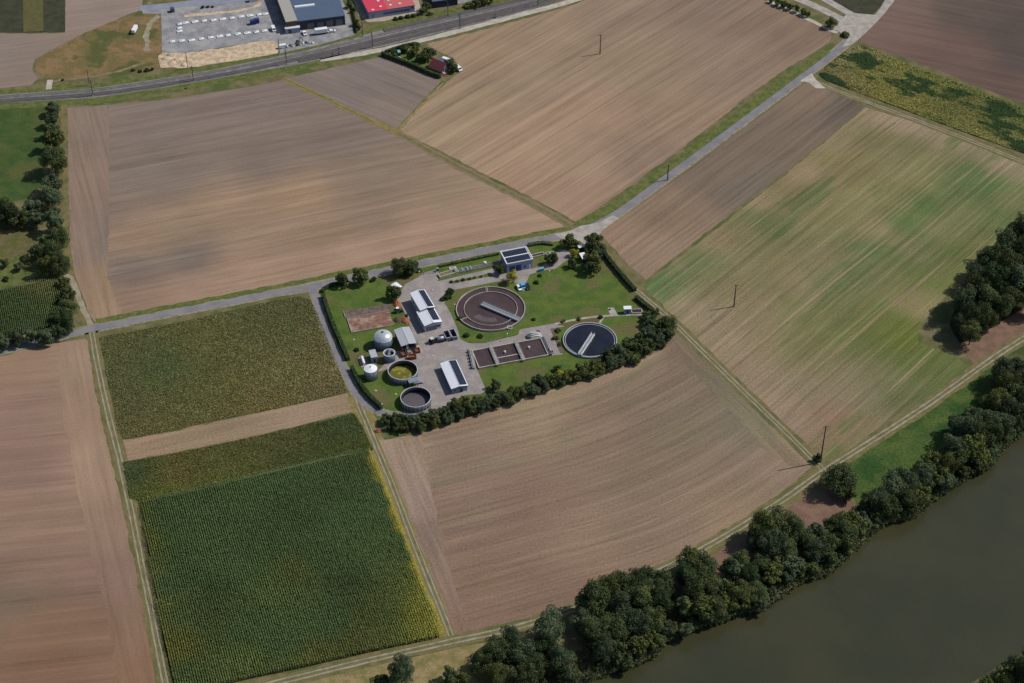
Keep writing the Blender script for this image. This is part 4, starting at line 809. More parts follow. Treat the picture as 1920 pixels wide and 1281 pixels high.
row(riv, lambda i, n, k: '%s green tree on the riverbank, %s from the left of the row' % ({'bright': 'bright', 'big2': 'large greyish', 'mid2': 'small greyish'}.get(k, 'large dark' if k.startswith('big') else 'small dark'), nth(i)), 'trees along the riverbank', zf=1.1)
row([(752, 1262, 24, 'big2'), (716, 1276, 12), (846, 1266, 15, 'mid'), (866, 1278, 14)], lambda i, n, k: 'tree in the dry grass at the bottom edge, %s from the left' % nth(i), 'trees by the lower track')
row([(1906, 1250, 22, 'big'), (1884, 1268, 18, 'bright'), (1925, 1270, 24, 'big2'), (1852, 1280, 12, 'bright'), (1940, 1230, 22, 'big')], lambda i, n, k: 'tree on the near riverbank in the bottom right corner, %s from the left' % nth(i), 'trees of the near riverbank')
sh_ = off(bw, 1.) if (off(bw, 1.)[5]-nw[3]).length < (bw[5]-nw[3]).length else off(bw, -1.)
def projpx(x, y, z=0.):
    fw = y*math.cos(DEP)-(z-H)*math.sin(DEP); up = y*math.sin(DEP)+(z-H)*math.cos(DEP); return (CX+F*x/fw, CY-F*up/fw)
shl = []
srnd = random.Random(21); SH = sh_[2:-1]
for a_, b_ in zip(SH[:-1], SH[1:]):
    k_ = max(1, int((b_-a_).length/8.))
    for i in range(k_):
        q = a_.lerp(b_, (i+srnd.uniform(.2, .8))/k_); px, py = projpx(q.x, q.y, 2.); shl.append((px, py, srnd.uniform(8, 16), srnd.choice(['mid', 'mid2', 'mid', 'mid', 'mid2'])))
row(shl, lambda i, n, k: 'low %s tree leaning over the water edge, %s from the left' % ('bright' if k == 'bright' else 'dark', nth(i)), 'low trees at the water edge', zf=.75)
# hedge belt south of the plant
hb = [(722, 785, 10), (738, 784, 11), (738, 797, 11), (756, 788, 12), (758, 801, 10), (776, 792, 12), (795, 786, 12), (790, 800, 10), (812, 780, 12), (818, 793, 10), (832, 772, 11), (840, 784, 11), (852, 760, 12), (862, 774, 12), (872, 756, 12, 'bright'), (886, 766, 12), (894, 752, 11, 'bright'), (906, 762, 12),
      (918, 750, 11), (930, 758, 10), (940, 744, 12), (955, 748, 12), (962, 734, 11, 'bright'), (975, 736, 12), (990, 728, 12), (1003, 732, 11), (1008, 718, 13), (1024, 722, 12), (1036, 712, 13), (1052, 716, 10), (1048, 702, 9, 'yellow'), (1047, 690, 7), (1064, 706, 12), (1080, 704, 12), (1092, 696, 12), (1110, 686, 14, 'mid2'),
      (1104, 702, 10), (1122, 692, 10, 'bright'), (1134, 688, 10, 'bright'), (1146, 682, 12), (1140, 668, 11), (1160, 676, 12), (1160, 660, 13), (1176, 668, 12), (1178, 648, 14), (1196, 658, 13), (1196, 636, 13), (1214, 648, 14), (1216, 624, 14), (1220, 604, 12), (1232, 632, 14), (1236, 608, 12), (1254, 606, 14, 'big'), (1250, 626, 12),
      (1212, 592, 9), (1228, 590, 9), (1240, 645, 8), (1190, 676, 9)]
row(hb, lambda i, n, k: '%s tree of the belt south of the treatment plant, %s from the left' % ({'yellow': 'yellow green', 'bright': 'light green'}.get(k, 'dark green'), nth(i)), 'tree belt along the south side of the plant', zf=1.0)
# trees in and around the plant
solo = [(641, 526, 12, 'mid', 'round tree by the road, leftmost of the pair north of the plant lawn'), (676, 518, 14, 'mid', 'round tree by the road, right one of the pair north of the plant lawn'), (700, 524, 6, 'bush', 'small bush between the roadside trees and the lawn'),
        (747, 500, 16, 'big', 'broad dark tree left of the plant entrance, left of two'), (772, 502, 13, 'mid', 'dark tree left of the plant entrance, right of two'), (760, 514, 9, 'bush', 'low bush below the two trees by the plant entrance'), (785, 507, 6, 'bushb', 'small light bush right at the plant entrance'),
        (738, 548, 13, 'mid', 'round dark tree beside the white awning'), (960, 518, 12, 'yellow', 'yellow green tree in front of the solar roofed intake house'), (937, 506, 9, 'mid', 'small dark tree at the left corner of the intake house'),
        (1035, 484, 11, 'mid', 'dark round tree beside the small basins east of the intake house'), (1064, 452, 13, 'bright', 'tree by the road junction, left of the gap'), (1078, 458, 9, 'mid', 'dark tree by the road junction just right of the light one'), (1112, 452, 14, 'mid', 'dark tree at the northeast corner of the plant, nearest the junction'),
        (1124, 470, 13, 'mid2', 'greyish tree at the northeast corner of the plant beside the field'), (1104, 466, 10, 'mid', 'dark tree behind the white garden hut'), (1076, 474, 8, 'yellow', 'bright yellow tree left of the white garden hut'), (1112, 488, 14, 'mid', 'spreading dark tree right of the garden hut'),
        (1108, 504, 12, 'mid', 'dark tree at the top of the plant lawn below the hut'), (1071, 494, 8, 'mid', 'small dark tree on the lawn edge beside the lane'), (1122, 505, 8, 'bushb', 'light shrub at the top right of the plant lawn'), (1005, 530, 5, 'bush', 'small round shrub right of the parked white car'), (1013, 517, 4, 'bush', 'tiny shrub below the turquoise container'),
        (1000, 599, 4, 'bush', 'tiny shrub on the lawn right of the large clarifier'), (844, 546, 8, 'bush', 'dark shrub between yard and large clarifier, upper one'), (838, 557, 8, 'bush', 'dark shrub between yard and large clarifier, lower one'), (830, 562, 5, 'bush', 'small shrub at the yard edge left of the large clarifier'),
        (875, 629, 6, 'bush', 'left shrub on the grass below the large clarifier'), (900, 630, 6, 'bush', 'right shrub on the grass below the large clarifier'), (930, 722, 10, 'mid', 'round dark tree on the lawn south of the basins'), (1126, 595, 5, 'bush', 'round bush beside the garden path above the small clarifier'),
        (1046, 620, 6, 'bushb', 'light shrub in the bed left of the small clarifier, topmost'), (1042, 634, 6, 'bushb', 'light shrub in the bed left of the small clarifier, second from top'), (1050, 646, 5, 'bushb', 'light shrub in the bed left of the small clarifier, third from top'), (1056, 602, 5, 'bushb', 'light shrub in the flower bed above the small clarifier, left one'),
        (1085, 598, 5, 'bushb', 'light shrub in the flower bed above the small clarifier, right one'), (862, 598, 5, 'bush', 'small shrub at the lower left rim of the large clarifier'), (668, 656, 5, 'bush', 'small tree at the hedge gap left of the gas tank'),
        (1559, 42, 10, 'big', 'single dark round tree at the concrete road junction, top right'), (1585, 66, 8, 'bushb', 'low bush on the verge below the concrete junction'), (1533, 858, 8, 'mid', 'dark bush at the foot of the tall power pole'),
        (628, 552, 0, 'bush', '')]
for t in solo:
    if t[2]: tree(t[0], t[1], t[2], t[3], t[4], 'shrub' if t[3].startswith('bush') else 'tree', zf=1.15)
row([(846, 529, 3.5, 'bush'), (858, 527, 3.5, 'bushb'), (868, 525, 4, 'bush'), (880, 523, 3.5, 'bush'), (890, 521, 3, 'bushb'), (902, 519, 3, 'bush')], lambda i, n, k: 'low shrub in the strip between the two plant lanes, %s from the left' % nth(i), 'shrubs in the lane strip', 'shrub')
# trees of the garden plot and around the halls
row([(738, 97, 6, 'mid2'), (752, 92, 6, 'mid'), (762, 92, 6, 'mid'), (780, 90, 8, 'mid2'), (776, 99, 7, 'mid'), (798, 98, 9, 'mid'), (810, 100, 8, 'mid2'), (802, 108, 8, 'mid'), (788, 108, 7, 'mid'), (843, 118, 8, 'mid2'), (852, 127, 8, 'mid'), (740, 104, 5, 'mid')],
    lambda i, n, k: 'tree inside the fenced garden plot below the railway, %s from the left' % nth(i), 'trees of the garden plot')
row([(656, 8, 6, 'mid'), (663, 18, 5, 'mid'), (668, 42, 6, 'mid2'), (672, 50, 5, 'mid'), (798, 12, 8, 'mid'), (792, 20, 6, 'mid2'), (806, 26, 6, 'bushb'), (752, 34, 5, 'bush'), (742, 36, 5, 'bush'), (764, 32, 5, 'bush'), (775, 30, 5, 'bush'), (872, 12, 6, 'bushb'), (880, 8, 6, 'bushb'), (892, 6, 8, 'mid'), (905, 2, 8, 'mid2'), (918, -2, 8, 'mid')],
    lambda i, n, k: 'small tree or bush beyond the railway near the red hall, %s from the left' % nth(i), 'trees beyond the railway')
row([(1446, 0, 5, 'mid'), (1458, 4, 6, 'mid'), (1470, 8, 6, 'mid'), (1482, 12, 6, 'mid'), (1494, 17, 6, 'mid'), (1506, 22, 6, 'mid'), (1516, 27, 5, 'mid')],
    lambda i, n, k: 'dark tree in the short row beside the top junction road, %s from the left' % nth(i), 'row of trees by the upper junction')
row([(380, 14, 3.5, 'bush'), (390, 13, 3.5, 'bush'), (398, 13, 3, 'bush'), (320, 22, 2.5, 'bush')], lambda i, n, k: 'small bush along the street edge of the gravel lot, %s from the left' % nth(i), 'bushes by the street', 'shrub')
row([(250, 132, 4, 'bush'), (262, 134, 4, 'bush'), (275, 132, 5, 'bush'), (285, 130, 4, 'bush'), (348, 166, 2, 'bush'), (118, 150, 3, 'bush')], lambda i, n, k: 'small weedy bush beside the railway at the left, %s from the left' % nth(i), 'bushes beside the railway', 'shrub')
# ------------------------------------------------------------------ hedges
def hedge(pxs, w, h, label, n=16, mat='hedge', leaf=.45, world=False, seed=1, dens_=26):
    P = smoothline([G(*p) for p in pxs], 2); rng = np.random.RandomState(seed); org = P[0]
    core = MB(); Pt = []
    Lk, Qk = strip_verts([tuple(p) for p in P], w*.42, -w*.42, True, 0, .15, seed); m = len(Lk)
    core.add([(p.x-org.x, p.y-org.y, 0) for p in Lk]+[(p.x-org.x, p.y-org.y, h*.88) for p in Lk]+[(p.x-org.x, p.y-org.y, h*.88) for p in Qk]+[(p.x-org.x, p.y-org.y, 0) for p in Qk],
             [(j*m+i, (j+1)*m+i, (j+1)*m+i+1, j*m+i+1) for j in range(3) for i in range(m-1)]+[(0, m, 2*m, 3*m), (m-1, 4*m-1, 3*m-1, 2*m-1)])
    for a, b in zip(P[:-1], P[1:]):
        k = max(1, int((b-a).length*dens_)); d = (b-a).normalized(); e = Vector((-d.y, d.x)); t = rng.uniform(0, 1, k)
        for tt in t:
            q = a.lerp(b, tt); s = rng.uniform(-1, 1); top = rng.rand() < .55
            x = s*w*.5 if top else math.copysign(w*.47, s)
            z = h*rng.uniform(.85, 1.08) if top else h*rng.uniform(.1, .95)
            Pt.append((q.x+e.x*x-org.x, q.y+e.y*x-org.y, z))
    Pt = np.array(Pt); V, Q = quads(Pt, rng.uniform(.6, 1.3, len(Pt))*leaf, .9, rng)
    o = thing('hedge', label, 'hedge', org.x, org.y)
    core.build('hedge_body', M[mat], o); link(bpy.data.objects.new('foliage', npmesh('foliage', V, Q, M[mat])), o); return o
hedge([(606, 556), (613, 580), (626, 615), (640, 647), (653, 677)], 1.7, 2.3, 'long clipped hedge along the west side of the plant, upper part above the gap', seed=2)
hedge([(660, 692), (668, 710), (683, 735), (700, 754), (716, 768)], 1.8, 2.3, 'curved clipped hedge at the southwest corner of the plant', seed=3)
hedge([(604, 550), (608, 543), (626, 535), (654, 531)], 1.6, 1.6, 'short hedge at the northwest corner of the plant', seed=4)
hedge([Z2(1590, 180), Z2(1680, 300), Z2(1780, 420), Z2(1896, 550)], 2., 2.2, 'hedge along the northeast side of the plant, upper part below the corner trees', seed=5)
hedge([Z4(1240, 0), Z4(1310, 60), Z4(1400, 130)], 2., 2., 'lower part of the hedge on the northeast side of the plant', seed=6)
hedge([Z2(20, 310), Z2(200, 272), Z2(420, 225), Z2(590, 190)], 1.4, 1.2, 'low hedge between farm road and intake channel', seed=7, mat='leaf')
hedge([Z2(870, 110), Z2(1000, 85), Z2(1120, 100)], 2., 1.2, 'low dark hedge behind the intake house', seed=8, mat='leaf')
hedge([(716, 104), (740, 113), (770, 124), (800, 138), (826, 147)], 1.8, 2.6, 'dark hedge on the field side of the garden plot', seed=9)
hedge([(722, 100), (745, 92), (775, 84), (786, 86)], 1.4, 1.8, 'hedge on the railway side of the garden plot', seed=10)
hedge([(656, 0), (664, 30), (668, 62)], .8, 1.6, 'narrow hedge between the dark hall and the red hall', seed=12)
print('plants done', len(bpy.data.objects))
# ------------------------------------------------------------------ halls
def gable(o, w, l, he, hr, roofmat, wallmat, over=.35, trim='darktrim', th=.18, vault=False):
    """gable hall in local space: x across, y along; returns roof height function"""
    b = MB(); prof = [(-w/2, 0), (w/2, 0), (w/2, he), (0, hr), (-w/2, he)]
    b.profile(prof, -l/2, l/2); b.build('wall', M[wallmat], o)
    W = w/2+over; L = l/2+over; k = (hr-he)/(w/2); ze = he-over*k
    r = MB().profile([(-W, ze+.03), (0, hr+.03), (W, ze+.03), (W, ze+.03+th), (0, hr+.03+th), (-W, ze+.03+th)], -L, L); ro = r.build('roof', M[roofmat], o)
    [MB().tube([(s_*(W+.06), -L, ze+.05), (s_*(W+.06), L, ze+.05)], .09, 6).build('gutter', M['steel'], ro) for s_ in (-1, 1)]
    for yy in (-L-.04, L+.04): MB().profile([(-W, ze-.12), (0, hr-.12), (W, ze-.12), (W, ze+.24), (0, hr+.24), (-W, ze+.24)], yy-.04, yy+.04).build('verge_board', M[trim], ro)
    rc = MB(); rc.tube([(0, -L, hr+th+.04), (0, L, hr+th+.04)], .1, 6); rc.build('ridge_cap', M['offwhite'], ro)
    return lambda x: hr+th+.03-abs(x)*k, math.atan(k)
pm = {}
def panels(o, xs, ys, zf, pitch, pw, pl, side=1):
    """solar panels, each a part"""
    key = (round(pw, 2), round(pl, 2))
    if key not in pm:
        b = MB(); b.box(0, 0, 0, pw-.05, pl-.05, .05); me = b.mesh('solar_panel', M['cells']); pm[key] = me
    for x in xs:
        for y in ys:
            p = link(bpy.data.objects.new('solar_panel', pm[key]), o); p.location = (x, y, zf(x)+.1); p.rotation_euler = (0, pitch*side, 0)
def openings(o, items, l, name_mat):
    for (nm, x, z, ww, hh, face, mat) in items:
        b = MB()
        if face == 'front': b.box(x, -l/2-.03, z, ww, .1, hh)
        elif face == 'back': b.box(x, l/2+.03, z, ww, .1, hh)
        elif isinstance(face, float): b.box(face, x, z, .1, ww, hh)
        b.build(nm, M[mat], o)
# double operations hall
def hall(label, cs, he, hr, mats, npan, nm='operations_hall', side='right', group=None, front=True):
    x, y, a, w, l = rect(cs, he); o = thing(nm, label, 'building', x, y, 0, a, group); w -= .5; l -= .4
    zf, pit = gable(o, w, l, he, hr, mats[0], mats[1])
    return o, zf, pit, w, l
cs = [Z1(930, 560), Z1(1065, 530), Z1(1145, 697), Z1(1003, 738)]
o, zf, pit, w, l = hall('white roofed operations hall with solar panels, upper one of the joined pair', cs, 4.6, 5.2, ('roofwhite', 'wallwhite'), 0)
pw = (w/2-.45)/3; panels(o, [w/2-.1-pw*(i+.5) for i in range(3)], [l/2-.7-j*1.02 for j in range(int((l-.6)/1.02))], zf, pit, pw, 1.02)
openings(o, [('window', y_, 1.4, 1.6, 1., -w/2-.02, 'glass') for y_ in (-3, 0, 3)], l, 0)
hx = l
cs = [Z1(985, 745), Z1(1152, 702), Z1(1218, 842), Z1(1050, 882)]
o, zf, pit, w, l = hall('white roofed operations hall with solar panels, lower one facing the yard', cs, 3.6, 4.4, ('roofwhite', 'wallwhite'), 0)
pw = (w/2-.7)/4; panels(o, [w/2-.2-pw*(i+.5) for i in range(4)], [l/2-1.-j*1.02 for j in range(int((l-1.2)/1.02))], zf, pit, pw, 1.02)
openings(o, [('door', -w*.27, .05, 2.6, 2.6, 'front', 'wallgrey'), ('door', w*.05, .05, 2.4, 2.6, 'front', 'wallgrey'), ('window', w*.33, 1.3, 1.6, 1., 'front', 'glass'), ('window', 2., 1.4, 2.4, .9, -w/2-.02, 'glass'), ('window', -2., 1.4, 2.4, .9, -w/2-.02, 'glass')], l, 0)
cs = [Z3(1055, 420), Z3(1205, 387), Z3(1322, 632), Z3(1157, 666)]
o, zf, pit, w, l = hall('long shed with half white half solar roof in the middle of the yard', cs, 2.9, 3.5, ('roofwhite', 'wallblue'), 0, 'storage_shed')
pw = (w/2-.25)/3; panels(o, [w/2-.0-pw*(i+.5) for i in range(3)], [l/2-.5-j*1.02 for j in range(int((l-.2)/1.02))], zf, pit, pw, 1.02)
openings(o, [('window', -w*.3, 1.2, .7, .7, 'front', 'glass'), ('door', w*.1, .05, 1.1, 2.1, 'front', 'door')]+[('garage_door', -l/2+1.8+i*3.2, .05, 2.4, 2.3, -w/2-.02, 'wallgrey') for i in range(int(l/3.2))], l, 0)
# sludge shelter (open sides)
x, y, a, w, l = rect([Z1(760, 915), Z1(908, 885), Z1(983, 1042), Z1(833, 1076)], 4.4)
o = thing('sludge_shelter', 'open shelter with plain grey sheet roof beside the silver digester', 'shelter', x, y, 0, a)
r = MB().profile([(-w/2, 4.3), (0, 4.9), (w/2, 4.3), (w/2, 4.45), (0, 5.05), (-w/2, 4.45)], -l/2, l/2); ro = r.build('roof', M['roofgrey'], o)
MB().tube([(0, -l/2, 5.1), (0, l/2, 5.1)], .1, 6).build('ridge_cap', M['offwhite'], ro)
for sx in (-1, 1):
    for j in range(4): MB().box(sx*(w/2-.4), -l/2+.4+j*(l-.8)/3, 0, .22, .22, 4.3).build('post', M['steel'], o)
MB().box(0, l/2-.3, 0, w-.6, .2, 4.3).build('back_wall', M['wallgrey'], o); MB().box(w/2-.15, 0, 0, .12, l-1., 3.2).build('side_wall', M['wallgrey'], o)
MB().box(-w/4, 1., 0, w/2.4, l*.5, 1.).build('sludge_heap', M['earth'], o)
# intake house
x, y, a, w, l = rect([Z2(605, 170), Z2(855, 122), Z2(918, 240), Z2(668, 290)], 5.)
o = thing('intake_house', 'blue walled intake house with flat solar roof beside the farm road', 'building', x, y, 0, a); w -= .3; l -= .3
MB().box(0, 0, 0, w, l, 5.).build('wall', M['wallblue'], o)
ro = MB().box(0, 0, 5.003, w+.5, l+.5, .25).build('roof', M['roofwhite'], o)
pp = MB()
for sx in (-1, 1): pp.box(sx*(w/2+.12), 0, 5.25, .3, l+.54, .3)
for sy in (-1, 1): pp.box(0, sy*(l/2+.12), 5.25, w-.1, .3, .3)
pp.build('parapet', M['white'], ro)
MB().box(0, 0, 5.25, w-.1, .5, .12).build('walkway', M['white'], ro)
nx = int((w-.8)/1.02)
for s in (-1, 1):
    pl_ = (l/2-.75)/3; ys = [s*(.4+pl_*(j+.5)) for j in range(3)]
    panels(o, [(-w/2+.9+i*1.02) for i in range(nx)], ys, lambda q: 5.3, 0, 1.02, pl_)
openings(o, [('gate', -w*.05, .06, 2.6, 3.4, 'front', 'deepblue'), ('gate', -w*.3, .06, 2.6, 3.4, 'front', 'door'), ('window', w*.2, 1.2, 1., 1., 'front', 'glass'), ('door', w*.4, .06, 1., 2.1, 'front', 'wallwhite'), ('window', 1., 2.5, 3., .9, -w/2-.02, 'glass')], l, 0)
# garden hut, awning, small kiosks
def box_hut(nm, label, cs, h, roofmat, wallmat, cat='hut', door=True, th=.2, lean=0.):
    x, y, a, w, l = rect(cs, h); o = thing(nm, label, cat, x, y, 0, a)
    MB().box(0, 0, 0, w-.3, l-.3, h-.02).build('wall', M[wallmat], o)
    MB().box(0, 0, h, w+.1, l+.1, th, rx=lean).build('roof', M[roofmat], o)
    if door: MB().box(0, -l/2+.13, .05, min(1., w*.4), .08, min(2., h*.8)).build('door', M['door'], o)
    MB().box(-w/2+.14, 0, h*.45, .08, min(1.2, l*.4), h*.28).build('window', M['glass'], o)
    return o
box_hut('valve_house', 'small blue measuring hut with white roof beside an outlet channel', [Z4(1124, 75), Z4(1197, 72), Z4(1198, 103), Z4(1125, 106)], 2.8, 'white', 'wallblue')
box_hut('pump_house', 'small grey pump house between gas tank and silo', [Z3(360, 295), Z3(420, 288), Z3(458, 352), Z3(395, 368)], 3.2, 'roofgrey', 'wallblue')
box_hut('garden_hut', 'white roofed garden hut under trees at the plant corner', [(1086, 475.5), (1096, 473.5), (1101, 485), (1092, 487)], 2.4, 'white', 'wood')
box_hut('small_shed', 'tiny white roofed shed beside the corner trees', [(1083, 461), (1095, 459), (1097, 463), (1085, 466)], 2.2, 'white', 'redtile')
def awning(label, cs, h, mat='white'):
    x, y, a, w, l = rect(cs, h); o = thing('awning', label, 'awning', x, y, 0, a)
    MB().profile([(-w/2, h), (0, h+.35), (w/2, h), (w/2, h+.08), (0, h+.43), (-w/2, h+.08)], -l/2, l/2).build('canopy', M[mat], o)
    for sx in (-1, 1):
        for sy in (-1, 1): MB().box(sx*(w/2-.15), sy*(l/2-.15), 0, .1, .1, h).build('post', M['steel'], o)
awning('white canopy roof on posts beside the round tree', [Z1(730, 487), Z1(788, 455), Z1(842, 503), Z1(790, 528)], 2.3)
# ------------------------------------------------------------------ tanks
def ctank(nm, label, px, py, r, h, mat, ribs=0, cat='tank', n=48):
    x, y = G(px, py); o = thing(nm, label, cat, x, y); return o
# digester
o = ctank('digester', 'tall grey digester with shiny silver dome', 718.8, 647.5, 4.1, 4.6, None)
MB().lathe([(4.05, 0), (4.05, 4.6)], n=48).build('wall', M['tank'], o, True)
MB().lathe([(4.15, 4.55), (4.15, 4.8)]+[(4.1*math.cos(t), 4.8+2.6*math.sin(t)) for t in [i*math.pi/2/9 for i in range(0, 9)]]+[(.05, 7.4)], n=48).build('dome', M['silver'], o, True)
MB().lathe([(.5, 7.3), (.5, 7.75), (.2, 7.8)], n=12).build('vent', M['steeldark'], o)
MB().tube([(-3.2, -2.7, 0), (-3.2, -2.7, 4.9)], .12, 6).build('pipe', M['steel'], o)
rb = MB()
for i in range(16):
    t = i*math.pi/8; rb.box(4.07*math.cos(t), 4.07*math.sin(t), .02, .08, .05, 4.5, t)
rb.build('rib', M['steeldark'], o)
# thickener with spiked head
o = ctank('thickener', 'open topped round thickener tank between digester and slurry tank', 730.6, 674.5, 2.5, 4., None)
MB().ring(2.25, 2.5, 0, 3.9, 40).build('wall', M['tank'], o, True); MB().lathe([(2.24, .1), (2.24, 2.6), (0.02, 1.9)][:2], n=40).build('sludge', M['tankdark'], o)
MB().ring(2.2, 2.62, 3.9, 4.02, 40).build('rim', M['offwhite'], o)
fr = MB()
for i in range(6):
    t = i*math.pi/3; fr.tube([(2.4*math.cos(t), 2.4*math.sin(t), 4.), (.15*math.cos(t), .15*math.sin(t), 5.6)], .06, 5)
fr.tube([(0, 0, 2.6), (0, 0, 6.4)], .12, 6); fr.build('frame', M['steel'], o)
MB().box(0, 0, 3.95, .8, 4.6, .1).build('walkway', M['steel'], o)
# white silo
o = ctank('silo', 'white conical roofed silo with ribbed sides, left of the slurry tanks', 696, 708, 2.8, 5.2, None)
MB().lathe([(2.72, 0), (2.72, 5.1)], n=40).build('wall', M['steel'], o, True)
MB().lathe([(2.86, 5.05), (2.86, 5.15), (.3, 6.), (.25, 6.05)], n=40).build('roof', M['white'], o)
rb = MB()
for i in range(20):
    t = i*math.pi/10; rb.box(2.75*math.cos(t), 2.75*math.sin(t), .02, .14, .1, 5., t)
rb.build('rib', M['tank'], o); MB().lathe([(.28, 6.), (.28, 6.25)], n=10).build('vent', M['steeldark'], o)
# open slurry tanks
def slurry(label, px, py, r, h, lvl, mat):
    o = ctank('slurry_tank', label, px, py, r, h, None)
    MB().ring(r-.2, r, 0, h, 56).build('wall', M['tank'], o, True); MB().ring(r-.14, r+.06, h, h+.08, 56).build('rim', M['offwhite'], o)
    MB().ring(r-.25, r-.22, lvl, h-.02, 56).build('lining', M['tankdark'], o, True)
    MB().lathe([(r-.24, .05), (r-.24, lvl)], n=56).build('sludge', M[mat], o)
    rb = MB()
    for i in range(24):
        t = i*math.pi/12; rb.box((r+.05)*math.cos(t), (r+.05)*math.sin(t), .02, .1, .12, h-.1, t)
    rb.build('rib', M['offwhite'], o); return o
slurry('open slurry tank with yellow green crust', 755.7, 704, 6.3, 3.1, .35, 'algae')
slurry('open slurry tank with dark grey slurry, lowest of the round tanks', 780, 754.5, 6.35, 3., .3, 'slurry')
x, y = G(775, 722); o = thing('pump_platform', 'steel pump platform with stairs and pipes between the two slurry tanks', 'platform', x, y, 0, A18)
MB().box(0, 0, 2.6, 4.2, 3., .12).build('deck', M['steel'], o)
for sx in (-1.9, 1.9):
    for sy in (-1.3, 1.3): MB().box(sx, sy, 0, .14, .14, 2.6).build('leg', M['steel'], o)
rl = MB()
for sy in (-1.45, 1.45): rl.tube([(-2, sy, 3.7), (2, sy, 3.7)], .05, 5); rl.tube([(-2, sy, 3.2), (2, sy, 3.2)], .04, 5)
for sx in (-2., -1, 0, 1, 2.):
    for sy in (-1.45, 1.45): rl.tube([(sx, sy, 2.7), (sx, sy, 3.7)], .05, 5)
rl.build('railing', M['steel'], o); MB().box(3.2, 0, 1.25, 3.6, 1., .15, ry=.8).build('stairs', M['steel'], o)
pp = MB()
for i in range(4): pp.tube([(-1.6+i*.9, 1.2, .3), (-1.6+i*.9, 1.2, 1.6), (-1.2+i*.9, -1.4, 1.6), (-1.2+i*.9, -1.4, .2)], .15, 8)
pp.build('pipe', M['steeldark'], o); MB().box(-2.9, .6, .3, 1., 1.2, 1.2).build('pump', M['steeldark'], o)
# gas tank
A = G(*Z3(298, 352), 1.4); B = G(*Z3(318, 412), 1.4); x, y = (A[0]+B[0])/2, (A[1]+B[1])/2; a = math.atan2(B[1]-A[1], B[0]-A[0]); L = math.hypot(B[0]-A[0], B[1]-A[1])
o = thing('gas_tank', 'white horizontal gas tank on a concrete pad beside the pump house', 'tank', x, y, 0, a)
g = MB(); g.lathe([(.05, -L/2-.4), (.4, -L/2-.3), (.62, -L/2), (.62, L/2), (.4, L/2+.3), (.05, L/2+.4)], n=20); g.v = [(v[2], v[1], 1.3+v[0]) for v in g.v]
g.build('vessel', M['white'], o, True)
for s in (-1, 1): MB().box(s*L/3, 0, .1, .25, .9, .8).build('saddle', M['concrete'], o)
MB().box(0, 0, .08, L+2.5, 2.6, .1).build('pad', M['concrete'], o)
fr = MB()
for i in range(7):
    for s in (-1, 1): fr.tube([(-L/2-1.4+i*(L+2.8)/6, s*1.6, .1), (-L/2-1.4+i*(L+2.8)/6, s*1.6, 1.6)], .05, 4)
for s in (-1, 1):
    for z in (.8, 1.55): fr.tube([(-L/2-1.4, s*1.6, z), (L/2+1.4, s*1.6, z)], .04, 4)
fr.build('fence', M['steeldark'], o)
# ------------------------------------------------------------------ clarifiers
def railing(mb, x0, x1, y, z0, h=1.05, st=1.6):
    for zz in (h, h*.5): mb.tube([(x0, y, z0+zz), (x1, y, z0+zz)], .04, 4)
    k = max(2, int(abs(x1-x0)/st))
    for i in range(k+1):
        q = x0+(x1-x0)*i/k; mb.tube([(q, y, z0), (q, y, z0+h)], .04, 4)
def bridge(o, a, L0, L1, z, w=1.5, deck='offwhite'):
    """bridge radially from L0 to L1 at angle a"""
    b = bpy.data.objects.new('bridge', None)
    def T(mb): c, s = math.cos(a), math.sin(a); mb.v = [(v[0]*c-v[1]*s, v[0]*s+v[1]*c, v[2]) for v in mb.v]; return mb
    d = T(MB().box((L0+L1)/2, 0, z, L1-L0, w, .3)).build('bridge', M['steel'], o)
    m = MB()
    for sy in (-w/2, w/2): m.box((L0+L1)/2, sy*1.06, z-.25, L1-L0, .16, .75)
    T(m).build('girder', M['offwhite'], d)
    r = MB(); railing(r, L0, L1, w/2, z+.3); railing(r, L0, L1, -w/2, z+.3); T(r).build('railing', M['white'], d)
    T(MB().box(L1-.6, 0, z-.6, 1.2, w+.8, .7)).build('drive', M['steeldark'], d)
    return d
cx, cy = G(920, 580.5); o = thing('large_clarifier', 'large round clarifier with brown water, inner ring and diagonal bridge', 'clarifier', cx, cy)
MB().ring(15.1, 15.4, 0, .9, 96).build('outer_wall', M['whitegravel'], o); MB().ring(11.75, 11.95, .2, .8, 80).build('inner_wall', M['whitegravel'], o)
MB().lathe([(15.1, .05), (15.1, .35)], n=96).build('water', M['sludge'], o)
c2 = MB()
for t in (math.radians(97), math.radians(211)): c2.box(13.5*math.cos(t), 13.5*math.sin(t), .1, 3.1, .25, .68, t)
c2.box(13.5*math.cos(R(99.5)), 13.5*math.sin(R(99.5)), .1, 3.1, .2, .66, R(99.5)); c2.build('baffle', M['whitegravel'], o)
MB().ring(15.42, 15.8, 0, .4, 96).build('kerb', M['steeldark'], o)
ab = math.atan2(G(976, 599, 1.)[1]-G(901, 567, 1.)[1], G(976, 599, 1.)[0]-G(901, 567, 1.)[0]); bridge(o, ab, -4.8, 15.3, 1., 1.7)
MB().lathe([(.9, .2), (.9, 1.)], n=20).build('centre_column', M['steeldark'], o)
fm_ = MB(); V = [];
for i in range(25):
    t = R(215)+R(75)*i/24; V.append((9.2*math.cos(t), 9.2*math.sin(t), .36)); V.append((6.2*math.cos(t), 6.2*math.sin(t), .36))
fm_.add(V, [(2*i, 2*i+1, 2*i+3, 2*i+2) for i in range(24)]); fm_.build('foam', M['sludgepale'], o)
MB().ring(1., 1.25, 0, .8, 20, 13.2*math.cos(R(-57))+1.2, 13.2*math.sin(R(-57))-2.).build('outlet_shaft', M['whitegravel'], o)
